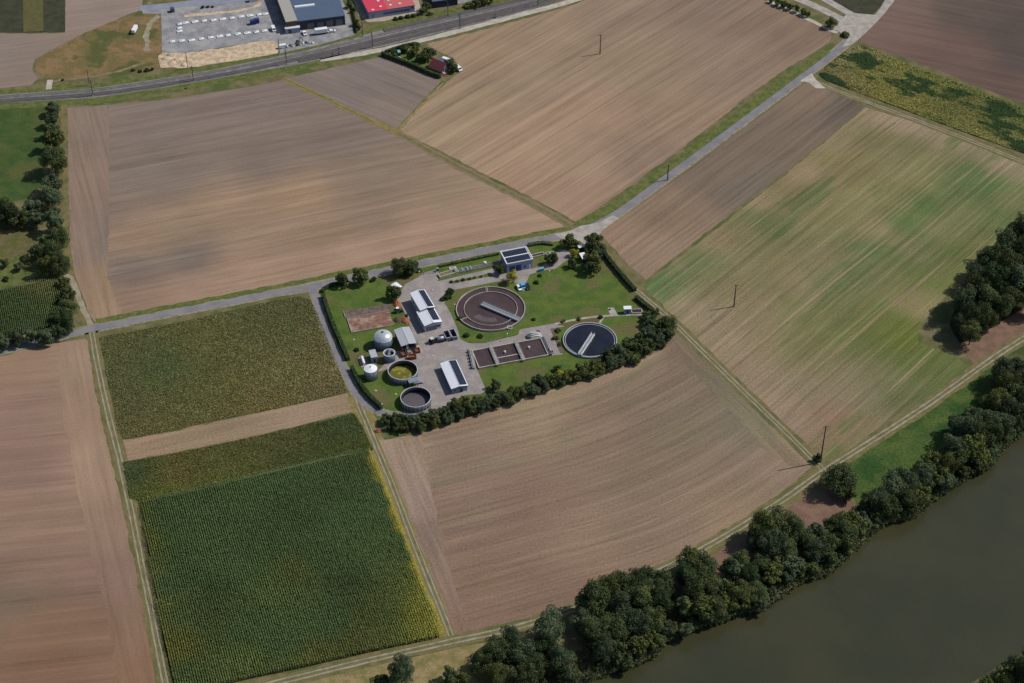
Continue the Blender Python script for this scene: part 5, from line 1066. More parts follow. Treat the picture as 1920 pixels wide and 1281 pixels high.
cx, cy = G(1106, 640); o = thing('small_clarifier', 'smaller round clarifier with dark blue clear water and radial bridge', 'clarifier', cx, cy)
MB().ring(11.45, 11.8, 0, 1., 96).build('outer_wall', M['roofgrey'], o); MB().ring(10.7, 10.85, .2, .66, 80).build('weir', M['offwhite'], o)
MB().lathe([(11.35, .05), (11.35, .4)], n=96).build('water', M['clear'], o)
p0, p1 = G(1085.5, 664, 1.), G(1113, 622, 1.); ab = math.atan2(p0[1]-p1[1], p0[0]-p1[0]); bridge(o, ab, -3.6, 11.6, 1.1, 1.4)
MB().lathe([(.8, .2), (.8, 1.1)], n=20).build('centre_column', M['steel'], o)
# ------------------------------------------------------------------ aeration basins
x, y, a, w, l = rect([(887.3, 656.6), (1013.2, 634.6), (1028.8, 664.4), (896.1, 690.5)], .8)
o = thing('aeration_basin', 'rectangular three chamber aeration basin with brown water and cross walkways', 'basin', x, y, 0, a)
MB().box(0, 0, .04, w-.3, l-.3, .3).build('water', M['sludge'], o)
wl = MB(); t = .4
for sy in (-1, 1): wl.box(0, sy*(l/2), 0, w+t, t, .9)
for sx in (-1, 1): wl.box(sx*(w/2), 0, 0, t, l-t-.01, .9)
wl.build('basin_wall', M['whitegravel'], o)
for f in (-.235, .135):
    d = MB().box(f*w, 0, .95, 1.5, l+1.6, .2).build('walkway', M['concrete'], o)
    r = MB()
    for s in (-.75, .75):
        for zz in (.6, 1.1): r.tube([(f*w+s, -l/2-.8, 1.15+zz), (f*w+s, l/2+.8, 1.15+zz)], .05, 4)
        for i in range(7): r.tube([(f*w+s, -l/2-.8+i*(l+1.6)/6, 1.15), (f*w+s, -l/2-.8+i*(l+1.6)/6, 2.25)], .04, 4)
    r.build('railing', M['steel'], d); MB().box(f*w, 0, .1, .4, l-.4, .8).build('partition', M['concrete'], o)
MB().box(-.05*w, -.12*l, .34, .37*w-1.7, .25, .12).build('pipe', M['white'], o)
for f in (-.1, .25): MB().lathe([(.5, .3), (.5, 1.2), (.2, 1.4)], f*w+1, .1*l, 12).build('mixer', M['offwhite'], o)
MB().box(w/2+.9, 0, 0, 1.2, l+.4, 1.1).build('channel_wall', M['steeldark'], o)
x, y, a, w, l = rect([Z2(285, 1090), Z2(325, 1090), Z2(385, 1270), Z2(350, 1278)], 1.)
o = thing('pipe_gallery', 'railed pipe gallery with dark valves along the left end of the basins', 'pipework', x, y, 0, a)
MB().box(0, 0, .5, w*.5, l, .25).build('deck', M['concrete'], o)
r = MB()
for s in (-w*.28, w*.28):
    for zz in (.5, 1.): r.tube([(s, -l/2, .75+zz), (s, l/2, .75+zz)], .05, 4)
    for i in range(7): r.tube([(s, -l/2+i*l/6, .7), (s, -l/2+i*l/6, 1.75)], .045, 4)
r.build('railing', M['offwhite'], o)
for i in range(6): MB().lathe([(.45, 0), (.45, .9), (.25, 1.1)], -w*.55-.3, -l/2+.8+i*l/6.2, 10).build('valve', M['steeldark'], o)
MB().tube([(-w*.5, -l/2, .5), (-w*.5, l/2, .5)], .2, 8).build('pipe', M['steel'], o)
x, y = G(1004, 631); o = thing('blower_pipes', 'cluster of white curved blower pipes above the basins', 'pipework', x, y, 0, A18)
for i in range(3): MB().tube([(-2.6, -1.2+i*1.25, .1), (-2.4, -1.2+i*1.25, 1.3), (-.8, -1.3+i*1.25, 1.6), (1.4, -1.7+i*1.25, 1.3), (2.6, -2.+i*1.25, .3)], .22, 8).build('pipe', M['white'], o, True)
MB().box(-3.2, .3, 0, 1.2, 2.2, 1.).build('blower', M['steeldark'], o); MB().box(1.8, 2., 0, 1.4, .9, 1.2).build('control_box', M['rust'], o); MB().box(-.6, 1.9, 0, 2.2, .7, .8).build('manifold', M['steel'], o)
x, y = G(1033, 662); o = thing('pump_set', 'small dark pump set at the lower right end of the basins', 'pump', x, y, 0, A18)
MB().box(0, 0, 0, 2.4, 1.6, .5).build('base', M['concrete'], o)
for s in (-.7, 0, .7): MB().lathe([(.28, .5), (.28, 1.3), (.12, 1.45)], s, -.2, 10).build('motor', M['steeldark'], o)
MB().box(-.4, 1.2, 0, 1.2, .8, 1.1).build('control_box', M['offwhite'], o)
# ------------------------------------------------------------------ intake works
x, y, a, w, l = rect([Z2(5, 378), Z2(180, 330), Z2(205, 352), Z2(28, 408)], .8)
o = thing('grit_basin', 'small rectangular grit basin with pale rim and yellowish water at the entrance', 'basin', x, y, 0, a)
MB().box(0, 0, .05, w-.4, l-.3, .35).build('water', mixmat('ochre water', C(112, 104, 78), C(124, 116, 84), .5, .4, .6, .1, 2., rough=.3, spec=.3), o)
wl = MB()
for sy in (-1, 1): wl.box(0, sy*l/2, 0, w+.4, .35, 1.)
for sx in (-1, 1): wl.box(sx*w/2, 0, 0, .35, l-.36, 1.)
wl.build('basin_wall', M['whitegravel'], o); MB().box(w/2-.9, 0, 1.02, 1., l+.6, .12).build('walkway', M['steel'], o)
A = G(*Z2(210, 345), .8); B = G(*Z2(610, 262), .8); x, y = (A[0]+B[0])/2, (A[1]+B[1])/2; L = math.hypot(B[0]-A[0], B[1]-A[1]); a = math.atan2(B[1]-A[1], B[0]-A[0])
o = thing('intake_channel', 'long narrow intake channel with railings leading to the intake house', 'channel', x, y, 0, a)
for s in (-.9, 0, .9): MB().box(0, s, 0, L, .22, .8).build('channel_wall', M['whitegravel'], o)
MB().box(0, .45, .03, L-.2, .66, .2).build('water', M['tankdark'], o); MB().box(0, -.45, .03, L-.2, .66, .2).build('water', M['tankdark'], o)
r = MB(); railing(r, -L/2, L/2, 1.2, 0.); railing(r, -L/2, L/2, -1.2, 0.); r.build('railing', M['steel'], o)
for f in (-.42, -.3, -.22): MB().box(f*L, .2, .7, .8, 2.6, .35).build('sluice_gate', M['steel'], o)
MB().lathe([(.8, 0), (.8, 1.3), (.4, 1.6)], L*.14, 1.6, 14).build('screen_drum', M['offwhite'], o)
x, y, a, w, l = rect([Z2(108, 312), Z2(178, 303), Z2(186, 326), Z2(118, 336)], .4)
o = thing('cover_slab', 'pale concrete cover slab behind the grit basin', 'slab', x, y, 0, a); MB().box(0, 0, 0, w, l, .4).build('slab', M['whitegravel'], o); MB().box(0, 0, .41, 1., 1., .08).build('hatch', M['steel'], o)
def cover(label, cs, mat, nm='covered_channel'):
    x, y, a, w, l = rect(cs, .7); o = thing(nm, label, 'channel', x, y, 0, a)
    wl = MB()
    for sy in (-1, 1): wl.box(0, sy*l/2, 0, w+.3, .3, .75)
    for sx in (-1, 1): wl.box(sx*w/2, 0, 0, .3, l-.31, .75)
    wl.build('rim', M['whitegravel'], o); MB().box(0, 0, .02, w-.3, l-.3, .4).build('water', M[mat], o)
cover('open inlet channel with white rim just east of the intake house', [Z2(903, 192), Z2(1018, 168), Z2(1028, 188), Z2(915, 214)], 'tankdark')
cover('small square inlet basin, left of two beside the dark round tree', [Z2(1040, 172), Z2(1072, 166), Z2(1080, 185), Z2(1046, 192)], 'steeldark')
cover('small square inlet basin, right of two beside the dark round tree', [Z2(1082, 165), Z2(1112, 160), Z2(1118, 176), Z2(1088, 183)], 'steeldark')
cover('outlet channel with dark water beside the measuring hut', [Z4(1200, 103), Z4(1296, 98), Z4(1300, 132), Z4(1202, 138)], 'tankdark')
# sludge drying beds
x, y, a, w, l = rect([Z1(300, 800), Z1(715, 738), Z1(760, 862), Z1(365, 945)], .3)
o = thing('sludge_drying_bed', 'low walled sludge drying bed with reddish brown dried sludge', 'drying bed', x, y, 0, a)
def lumpy(w, l, z, amp, seed, n=40):
    rng = np.random.RandomState(seed); nx, ny = n, max(4, int(n*l/w)); X, Y = np.meshgrid(np.linspace(-w/2, w/2, nx), np.linspace(-l/2, l/2, ny))
    Zz = z+rng.uniform(0, amp, X.shape); V = np.column_stack([X.ravel(), Y.ravel(), Zz.ravel()]); Q = []
    for j in range(ny-1):
        for i in range(nx-1): Q.append((j*nx+i, j*nx+i+1, (j+1)*nx+i+1, (j+1)*nx+i))
    return V, np.array(Q)
mud = mixmat('dried sludge', C(118, 88, 76), C(138, 106, 92), .35, .4, .6, .2, 1.6, c3=C(156, 134, 114), s3=.2)
mud2 = mixmat('grey dried sludge', C(116, 100, 92), C(96, 82, 76), .35, .4, .6, .2, 1.6)
V, Q = lumpy(w-.2, l-.2, .12, .12, 3); link(bpy.data.objects.new('sludge', npmesh('sludge', V, Q, mud)), o)
wl = MB()
for sy in (-1, 1): wl.box(0, sy*l/2, 0, w+.3, .25, .5)
wl.box(-w/2, 0, 0, .25, l-.26, .5); wl.build('basin_wall', M['concrete'], o)
x, y, a, w, l = rect([Z1(262, 735), Z1(740, 660), Z1(745, 725), Z1(305, 795)], .3)
o = thing('sludge_drying_bed', 'greyish upper drying bed next to the lawn', 'drying bed', x, y, 0, a)
V, Q = lumpy(w-.2, l-.2, .1, .12, 4); link(bpy.data.objects.new('sludge', npmesh('sludge', V, Q, mud2)), o); MB().box(-w/2, 0, 0, .22, l, .45).build('basin_wall', M['concrete'], o)
# heaps
def heap(label, px, py, rx, ry, h, mat, rz=0, seed=1, nm='soil_heap'):
    x, y = G(px, py); rng = np.random.RandomState(seed); b = MB(); n = 20; prof = [(1, 0), (.86, .3), (.62, .65), (.35, .9), (.05, 1.)]
    b.lathe(prof, n=n); b.v = [(v[0]*rx*rng.uniform(.85, 1.12), v[1]*ry*rng.uniform(.85, 1.12), v[2]*h*rng.uniform(.85, 1.1)) for v in b.v]
    me = b.mesh(nm, M[mat]); o = link(bpy.data.objects.new(nm, me)); o.location = (x, y, 0); o.rotation_euler = (0, 0, rz); tag(o, label, 'heap'); return o
heap('orange brown compost heap beside the yard, upper one', 744, 570, 1.9, 3.2, 1.5, 'rustorange', R(20), 2)
heap('orange brown compost heap beside the yard, lower one', 758, 601, 1.7, 3., 1.4, 'rustorange', R(30), 3)
heap('dark brown earth heap at the end of the drying bed', 747, 600, 2.2, 2.4, 1.2, 'earth', 0, 4)
heap('reddish rubble heap at the start of the middle track', 708, 809, 1.6, 1.3, .8, 'rust', 0, 5)
# ------------------------------------------------------------------ skips, vehicles
def skip(label, px, py, a, w, l, h, mat, inner='tankdark', load=None):
    x, y = G(px, py); o = thing('skip_container', label, 'skip', x, y, 0, a)
    b = MB(); t = .12
    b.box(0, 0, .2, w, l, .12)
    for sx in (-1, 1): b.box(sx*(w/2-t/2), 0, .32, t, l, h)
    for sy in (-1, 1): b.box(0, sy*(l/2-t/2), .32, w-2*t, t, h)
    b.build('body', M[mat], o); rm = MB()
    for sx in (-1, 1): rm.box(sx*(w/2), 0, h+.3, .16, l+.1, .12)
    for sy in (-1, 1): rm.box(0, sy*(l/2), h+.3, w-.2, .16, .12)
    rm.build('rim', M['offwhite' if mat != 'rust' else 'rustorange'], o)
    MB().box(0, 0, .33, w-.3, l-.3, h*(.55 if load else .1)).build('load', M[load or inner], o)
    for sy in (-1, 1): MB().tube([(-w/2+.1, sy*l/3, .15), (w/2-.1, sy*l/3, .15)], .14, 8).build('roller', M['steeldark'], o)
skip('blue grey open skip in the yard, left of the pair', 838.5, 633, A18, 2.4, 5., 1.6, 'tank'); skip('blue grey open skip in the yard, right of the pair', 850, 631.5, A18, 2.4, 5.4, 1.8, 'tank')
skip('rusty open skip at the shelter front, left one', 757, 666, A18+.1, 2.3, 3.2, 1.2, 'rust', load='earth'); skip('rusty red skip on the pale slab, lowest one', 773, 672, A18-.15, 3.4, 2., 1.3, 'rust', load='rust')
skip('small rusty skip under the shelter front, right one', 783, 660, A18, 2., 2.4, 1.1, 'rust', load='earth')
x, y = G(767, 662); o = thing('sludge_press', 'grey machine between the rusty skips at the shelter front', 'machine', x, y, 0, A18)
MB().box(0, 0, .3, 1.5, 2.4, 1.1).build('housing', M['steel'], o); MB().tube([(0, 1., 1.4), (.2, 2.4, 2.6)], .22, 8).build('conveyor', M['offwhite'], o); MB().box(0, 0, 0, 1.8, 2.6, .3).build('base', M['steeldark'], o)
WH = {}
def wheel(o, x, y, r=.33, w=.24):
    if (r, w) not in WH:
        b = MB(); b.lathe([(r*.62, -w/2), (r*.95, -w/2), (r, -w*.3), (r, w*.3), (r*.95, w/2), (r*.62, w/2)], n=16); b.v = [(v[0], v[2], v[1]) for v in b.v]
        c = MB(); c.lathe([(r*.62, -w*.4), (r*.62, w*.4)], n=12); c.v = [(v[0], v[2], v[1]) for v in c.v]; WH[(r, w)] = (b.mesh('wheel', M['tyre']), c.mesh('rim', M['steel']))
    q = link(bpy.data.objects.new('wheel', WH[(r, w)][0]), o); q.location = (x, y, r); link(bpy.data.objects.new('rim', WH[(r, w)][1]), q)
def car(label, px, py, a, mat, van=False, L=4.4, W=1.8, nm='parked_car', cat='car', group=None):
    x, y = G(px, py); o = thing(nm, label, cat, x, y, ZR, a, group); h = 2.1 if van else 1.45; L2 = L/2
    if van: pr = [(-L2, .35), (L2, .35), (L2, .9), (L2-.35, 1.15), (L2-.9, h-.1), (L2-1.2, h), (-L2+.1, h), (-L2, h-.2)]
    else: pr = [(-L2, .35), (L2, .35), (L2, .7), (L2-.9, .88), (L2-1.6, 1.36), (-L2+1.1, h), (-L2+.35, .98), (-L2, .9)]
    MB().profile(pr, -W/2, W/2).build('body', M[mat], o)
    gl = MB()
    if van: gl.profile([(L2-.4, 1.18), (L2-.36, 1.2), (L2-.86, h-.16), (L2-.95, h-.16)], -W/2+.12, W/2-.12)
    else:
        gl.profile([(L2-.95, .92), (L2-.9, .93), (L2-1.56, 1.37), (L2-1.62, 1.36)], -W/2+.12, W/2-.12); gl.profile([(-L2+.32, 1.0), (-L2+.38, .98), (-L2+1.1, 1.45), (-L2+1.03, 1.46)], -W/2+.12, W/2-.12)
    gl.build('windscreen', M['glass'], o)
    for s in (-1, 1):
        MB().box(0 if not van else L2-1.1, s*(W/2+.005), 1. if not van else 1.2, 1.9 if not van else .9, .03, .3 if not van else .5).build('window', M['glass'], o)
        MB().box(L2+.01, s*(W/2-.3), .6, .05, .3, .16).build('headlight', M['white'], o)
        for xx in (-L2+.8, L2-.85): wheel(o, xx, s*(W/2-.1))
    return o
car('white car at the left of the parked group on the plant lane end', 973.5, 541, A18-R(90), 'white'); car('blue trailer with sheet beside the white car', 980, 539.5, A72, 'bluepaint', van=True, L=3.4, nm='parked_van', cat='van')
car('dark car at the right of the parked group beside the lawn', 989, 539.5, A72, 'blackplastic', L=4.2)
x, y = G(1015.5, 507.5); o = thing('plastic_container', 'turquoise lidded container on the lane east of the intake house', 'container', x, y, 0, A18)
MB().box(0, 0, .25, 2., 1.1, 1.1).build('body', M['bluepaint'], o); MB().box(0, 0, 1.36, 2.2, 1.25, .18).build('lid', M['turq'], o); 
for s in (-.7, .7): MB().box(s, 0, 0, .2, 1., .25).build('foot', M['steeldark'], o)
# sand heaps
for i, (px, py, rx) in enumerate([(312, 110, 3.), (322, 118, 2.6), (335, 112, 3.4), (345, 122, 2.4), (318, 104, 2.)]):
    heap('bare sand heap at the left end of the sandy strip, %s from the left' % nth([312, 318, 322, 335, 345].index(px)+1), px, py, rx, rx*.8, .9, 'sand', i*.7, 20+i, 'sand_heap')
# tractor with spreader
x, y = G(812, 642); o = thing('tractor', 'green tractor with big dark wheels standing in the yard', 'tractor', x, y, 0, A18+R(20))
MB().box(.9, 0, .8, 2., .9, .9).build('bonnet', M['greenpaint'], o); MB().box(-.6, 0, .9, 1.3, 1.4, 1.7).build('cab', M['glass'], o); MB().box(-.6, 0, 2.6, 1.5, 1.6, .12).build('cab_roof', M['offwhite'], o)
for s in (-1, 1): wheel(o, -.8, s*1., .85, .5); wheel(o, 1.4, s*.85, .55, .38)
MB().tube([(1.8, 0, 1.), (2.6, 0, 1.9), (3.4, 0, .6)], .14, 6).build('loader_arm', M['offwhite'], o); MB().box(3.5, 0, .2, .6, 1.8, .6).build('bucket', M['steeldark'], o)
x, y = G(826, 640); o = thing('slurry_trailer', 'low trailer with pale tank behind the tractor', 'trailer', x, y, 0, A18)
MB().box(0, 0, .8, 4., 1.8, .2).build('chassis', M['steeldark'], o)
t_ = MB(); t_.lathe([(.2, -1.7), (.8, -1.5), (.8, 1.5), (.2, 1.7)], n=16); t_.v = [(v[2], v[1], 1.8+v[0]) for v in t_.v]; t_.build('vessel', M['steel'], o, True)
for s in (-1, 1): wheel(o, -.5, s*.95, .5, .35); wheel(o, .7, s*.95, .5, .35)
x, y = G(746, 585.5); o = thing('wheel_loader', 'small green loader beside the compost heaps', 'loader', x, y, 0, A18)
MB().box(-.8, 0, .6, 2., 1.5, .9).build('body', M['greenpaint'], o); MB().box(-.1, 0, 1.5, 1.1, 1.2, 1.).build('cab', M['glass'], o); MB().box(-.1, 0, 2.5, 1.25, 1.35, .1).build('cab_roof', M['white'], o); MB().box(2.2, 0, .3, .7, 1.9, .7).build('bucket', M['steeldark'], o); MB().tube([(.5, 0, 1.), (1.3, 0, 1.3), (2., 0, .6)], .15, 6).build('loader_arm', M['greenpaint'], o)
for s in (-1, 1): wheel(o, -1.1, s*.8, .5, .35); wheel(o, .7, s*.8, .5, .35)
x, y = G(762, 594.5); o = thing('waste_bin', 'dark blue wheeled bin against the hall shadow edge', 'bin', x, y, 0, A18); MB().box(0, 0, .1, 1.2, .9, 1.1).build('body', M['deepblue'], o); MB().box(0, 0, 1.21, 1.3, 1., .1).build('lid', M['blackplastic'], o)
# entrance gate
A = Z1(1045, 382); B = Z1(1160, 368); A_, B_ = G(*A), G(*B); x, y = A_; L = math.hypot(B_[0]-A_[0], B_[1]-A_[1])
o = thing('sliding_gate', 'pale sliding gate across the plant entrance', 'gate', x, y, 0, math.atan2(B_[1]-A_[1], B_[0]-A_[0]))
r = MB(); railing(r, 0, L, 0, .1, 1.3, .5); r.build('gate_panel', M['steel'], o)
for s in (0, L): MB().box(s, 0, 0, .3, .3, 1.7).build('post', M['concrete'], o)
x, y = G(*Z1(1180, 350)); o = thing('gate_cabinet', 'grey cabinet beside the entrance gate', 'cabinet', x, y, 0, A18); MB().box(0, 0, 0, 1.1, .8, 1.6).build('body', M['steeldark'], o); MB().box(0, 0, 1.6, 1.3, 1., .12).build('lid', M['steel'], o)
# lamps
lamps = [(664.5, 649, 'on the lawn left of the digester'), (787, 521, 'beside the entrance gate'), (853, 583, 'between yard and large clarifier'), (717, 770, 'at the end of the curved hedge'), (982, 556, 'right of the large clarifier near the parked cars'), (951, 638, 'on the lane above the aeration basins'), (1030, 520, 'on the big lawn below the lane')]
for (px, py, d) in lamps:
    x, y = G(px, py); o = thing('lamp_post', 'slim pale lamp post %s' % d, 'lamp post', x, y, 0, A18); MB().tube([(0, 0, 0), (0, 0, 3.6)], .07, 6, .05).build('pole', M['offwhite'], o); MB().lathe([(.1, 3.55), (.28, 3.65), (.25, 3.85), (.05, 3.95)], n=10).build('lamp_shade', M['white'], o)
# manhole covers, hatch
for (px, py, d) in [(704.5, 733, 'on the lawn above the curved hedge'), (742, 739.5, 'on the lawn left of the lower slurry tank'), (812, 668, 'in the yard below the trailer'), (811, 544, 'in the yard above the operations hall'), (1143, 581, 'on the concrete pad of the lawn')]:
    x, y = G(px, py); b = MB(); b.lathe([(.55, 0), (.55, .12), (.5, .14)], n=16); b.lathe([(.4, .14), (.38, .2)], n=16); q = b.build('manhole_cover', M['whitegravel' if px != 1143 else 'blackplastic']); q.location = (x, y, ZR-.01); tag(q, 'round manhole cover %s' % d, 'manhole cover')
# ------------------------------------------------------------------ power poles with wires
M['polewood'] = paint('dark creosoted pole', C(52, 44, 42), .8, var=.15)
poles = [(1125, 101.5, 12., 'power pole standing in the striped upper field'), (1251.5, 338, 9., 'power pole beside the farm road'), (1376, 575, 12.4, 'power pole in the green stubble field'), (1538, 867, 20., 'tallest power pole at the track junction near the river')]
tops = []
adir = az((1125, 101.5), (1538, 867))
for (px, py, h, lab) in poles:
    x, y = G(px, py); o = thing('power_pole', lab, 'power pole', x, y, 0, adir)
    MB().tube([(0, 0, 0), (0, 0, h)], .3, 8, .2).build('pole', M['polewood'], o)
    MB().box(0, 0, h-.5, .14, 2.6, .16).build('crossarm', M['steeldark'], o)
    for s in (-1.2, 0, 1.2): MB().lathe([(.08, h-.34 if s else h), (.1, h-.15 if s else h+.2), (.03, h-.05 if s else h+.3)], 0, s, 8).build('insulator', M['offwhite'], o)
    tops.append((x, y, h))
w_ = Vector((-math.sin(adir), math.cos(adir)))
seq = [(tops[0][0]-40, tops[0][1]+130, 12.)]+[tops[0], tops[2], tops[3], (tops[3][0]+38, tops[3][1]-190, 20.)]
for s, nm in ((-1.2, 'left'), (0, 'middle'), (1.2, 'right')):
    for j in range(1, len(seq)-1):
        a_, b_ = seq[j], seq[j+1]; pts_ = []
        for i in range(15):
            t = i/14; pts_.append((a_[0]+(b_[0]-a_[0])*t+w_.x*s, a_[1]+(b_[1]-a_[1])*t+w_.y*s, a_[2]+(b_[2]-a_[2])*t-4*t*(1-t)*2.5-.05))
        q = MB().tube(pts_, .016, 4).build('power_line', M['steeldark']); tag(q, 'thin %s overhead wire of the power line, span %s' % (nm, ['', 'over the fields', 'towards the river', 'across the river'][j]), 'power line')
# ------------------------------------------------------------------ railway masts
masts = [(174.5, 180, 'S'), (363, 152.5, 'S'), (537.5, 121, 'S'), (698.7, 90, 'S'), (862.5, 54, 'S'), (1008.8, 12, 'S'), (168, 160, 'N'), (352, 128.5, 'N'), (524, 102.5, 'N'), (680, 69, 'N'), (840, 30, 'N')]
cnt = {'S': 0, 'N': 0}
for (px, py, sd) in masts:
    cnt[sd] += 1; x, y = G(px, py); a = az((px-60, py+11), (px+60, py-11))
    o = thing('catenary_mast', 'dark catenary mast %s the railway, %s from the left' % ('on the field side of' if sd == 'S' else 'on the far side of', nth(cnt[sd])), 'catenary mast', x, y, 0, a, 'catenary masts along the railway')
    m = MB(); m.box(-.16, 0, 0, .12, .3, 9.5); m.box(.16, 0, 0, .12, .3, 9.5)
    for i in range(12): m.box(0, 0, .3+i*.78, .4, .24, .08)
    m.build('pole', M['steeldark'], o); s = 1 if sd == 'S' else -1
    MB().tube([(0, 0, 7.6), (0, s*2.6, 7.9)], .07, 5).tube([(0, 0, 6.), (0, s*2.8, 7.2)], .06, 5).build('cantilever', M['steeldark'], o); MB().box(0, 0, 0, .9, .9, .35).build('foundation', M['concrete'], o)
for i, (px, py, h) in enumerate([(635.5, 104, 3.5), (624, 106, 1.4), (928, 34, 2.)]):
    x, y = G(px, py); o = thing('railway_signal', ['pair headed signal beside the railway south edge', 'small dark trackside box left of the signal', 'dark trackside cabinet with red top near the service track'][i], 'signal', x, y, 0, A18)
    MB().box(0, 0, 0, .9, .7, h*.5).build('cabinet', M['steeldark'], o); MB().tube([(0, 0, h*.5), (0, 0, h)], .08, 6).build('pole', M['steeldark'], o); MB().box(0, 0, h, .5, .3, .8).build('signal_head', M['rust' if i == 2 else 'blackplastic'], o)
# ------------------------------------------------------------------ industrial area
x, y, a, w, l = rect([(536, -22), (628, -34), (644.7, 31.2), (552.3, 41.3)], 5.4)
o = thing('industrial_hall', 'large industrial hall with slate blue roof, white skylight and dark glazed front', 'building', x, y, 0, a); 
MB().box(0, 0, 0, w-.5, l-.5, 5.4).build('wall', M['wallgrey'], o); ro = MB().box(0, 0, 5.405, w, l, .4).build('roof', M['slate'], o)
sx0, sy0 = G(571, 11, 6)[0], G(571, 11, 6)[1]; loc = Matrix.Rotation(-a, 2) @ Vector((sx0-x, sy0-y))
MB().profile([(-.9, 5.8), (-.7, 6.4), (.7, 6.4), (.9, 5.8)], loc.x-5.6, loc.x+5.6, 'x').build('skylight', M['white'], ro)
bk = ro.children[0]
for v in bk.data.vertices: v.co.y += loc.y
fb = MB().box(0, -l/2+.1, .1, w-.4, .35, 5.).build('facade', M['darktrim'], o)
for i in range(4): MB().box(-w*.2+i*w*.19, -l/2-.13, .4, w*.13, .1, 3.6).build('glazing', M['glass'], fb)
gr_ = MB()
for i in range(4):
    for j in range(7): gr_.box(-w*.2+i*w*.19-w*.06+j*w*.02, -l/2-.2, .5, .12, .06, 3.3)
gr_.build('window_frame', M['roofgrey'], fb)
x, y, a, w, l = rect([(511, -34), (534, -37), (552, 40), (532.5, 43)], 6.2)
o = thing('hall_annex', 'narrow annex with beige roof and brown end wall on the left of the slate hall', 'building', x, y, 0, a); MB().box(-.2, 0, 0, w-.8, l-.3, 6.2).build('wall', M['brownclad'], o); MB().box(0, 0, 6.205, w, l, .35).build('roof', M['beige'], o)
MB().box(0, -l/2+.1, 2.6, w*.8, .1, 1.2).build('window', M['glass'], o)
x, y, a, w, l = rect([(533.7, 50.6), (560.7, 47.8), (562, 51), (535, 54)], 3.); o = thing('entrance_block', 'low grey white entrance block in front of the beige annex', 'building', x, y, 0, a)
MB().box(0, 0, 0, w, l+1.2, 3.).build('wall', M['wallblue'], o); MB().box(0, 0, 3.005, w+.4, l+1.6, .25).build('roof', M['offwhite'], o); MB().box(-w*.2, -l/2-.63, .1, 1.6, .1, 2.2).build('door', M['glass'], o)
x, y, a, w, l = rect([(672, -20), (756, -34), (776.8, 11), (686, 24.5)], 4.2)
o = thing('red_hall', 'long hall with red and faded red roof and pale blue walls', 'building', x, y, 0, a); MB().box(0, 0, 0, w-.6, l-.6, 4.2).build('wall', M['wallblue'], o)
wl_ = w*.42
ro = MB().box(-w/2+wl_/2, 0, 4.205, wl_, l, .3, ).build('roof', M['red'], o); r2 = MB().box(w/2-(w-wl_)/2+.01, 0, 4.2, w-wl_-.02, l, .3).build('roof', M['redfade'], o); r2['label'] = 'faded red roof section'
inv = Matrix.Rotation(-a, 2)
for (px, py) in [(699, 19), (713.5, 12.5), (709, 2.5), (732, 10), (749.5, 7), (728, 1)]:
    q = inv @ (Vector(G(px, py, 4.6))-Vector((x, y))); MB().box(q.x, q.y, 4.48, 1.4, 1.1, .4).build('skylight', M['white'], ro)
MB().box(.1*w, -l/2+.26, 1.5, w*.56, .12, .9).build('window', M['door'], o)
for i in range(13): MB().box(.1*w-w*.27+i*w*.045, -l/2+.18, 1.45, .14, .08, 1.).build('window_bar', M['wallblue'], o)
MB().box(w*.44, -l/2+.26, 2.6, 1., .1, 1.).build('window', M['deepblue'], o); MB().box(-w*.4, -l/2+.26, .1, 1.1, .1, 2.1).build('door', M['wallgrey'], o)
x, y, a, w, l = rect([(800, -30), (848, -36), (852, -2), (808, 4)], 4.); o = thing('dark_hall', 'dark walled building cut by the top edge right of the red hall', 'building', x, y, 0, a); MB().box(0, 0, 0, w, l, 4.).build('wall', M['darktrim'], o); MB().box(0, 0, 4.005, w+.6, l+.6, .3).build('roof', M['slate'], o); MB().box(0, -l/2-.04, .4, w*.5, .1, 1.2).build('window', M['deepblue'], o)
# white slabs on the gravel lot
def Z5(x, y): return (240+x/5.93, y/5.93)
slab_me = {}
def slab(px, py, lab, grp, k):
    x, y = G(px, py); key = k % 3
    if key not in slab_me:
        b = MB(); rr = random.Random(key); b.box(0, 0, 0, 2.7+.4*key, 2.1, .55); slab_me[key] = b.mesh('slab', M['white'])
        c = MB(); c.box(-.5, .2, .56, .9, .8, .35); slab_me[(key, 1)] = c.mesh('packing', M['offwhite'])
    o = thing('slab_stack', lab, 'slab stack', x, y, ZR, A18+random.uniform(-.1, .1), grp)
    link(bpy.data.objects.new('slab', slab_me[key]), o); link(bpy.data.objects.new('packing', slab_me[(key, 1)]), o)
for nm_, L_ in (('upper', [(578, 275), (645, 262), (748, 250), (850, 240), (955, 232), (1057, 220), (1160, 208), (1262, 193), (1360, 182), (1460, 170), (1530, 163)]), ('lower', [(497, 470), (603, 462), (712, 455), (818, 440), (925, 425), (1025, 412), (1115, 400), (1225, 385), (1330, 375), (1430, 362), (1520, 350)])):
    for i, q in enumerate(L_): slab(*Z5(*q), '%s white slab stack from the left in the %s row of the gravel lot' % (nth(i+1), nm_), 'white slab stacks on the gravel lot', i)
slab(*Z5(575, 320), 'white slab stack between the rows at the left, upper one', 'white slab stacks on the gravel lot', 0); slab(*Z5(576, 355), 'white slab stack between the rows at the left, lower one', 'white slab stacks on the gravel lot', 1)
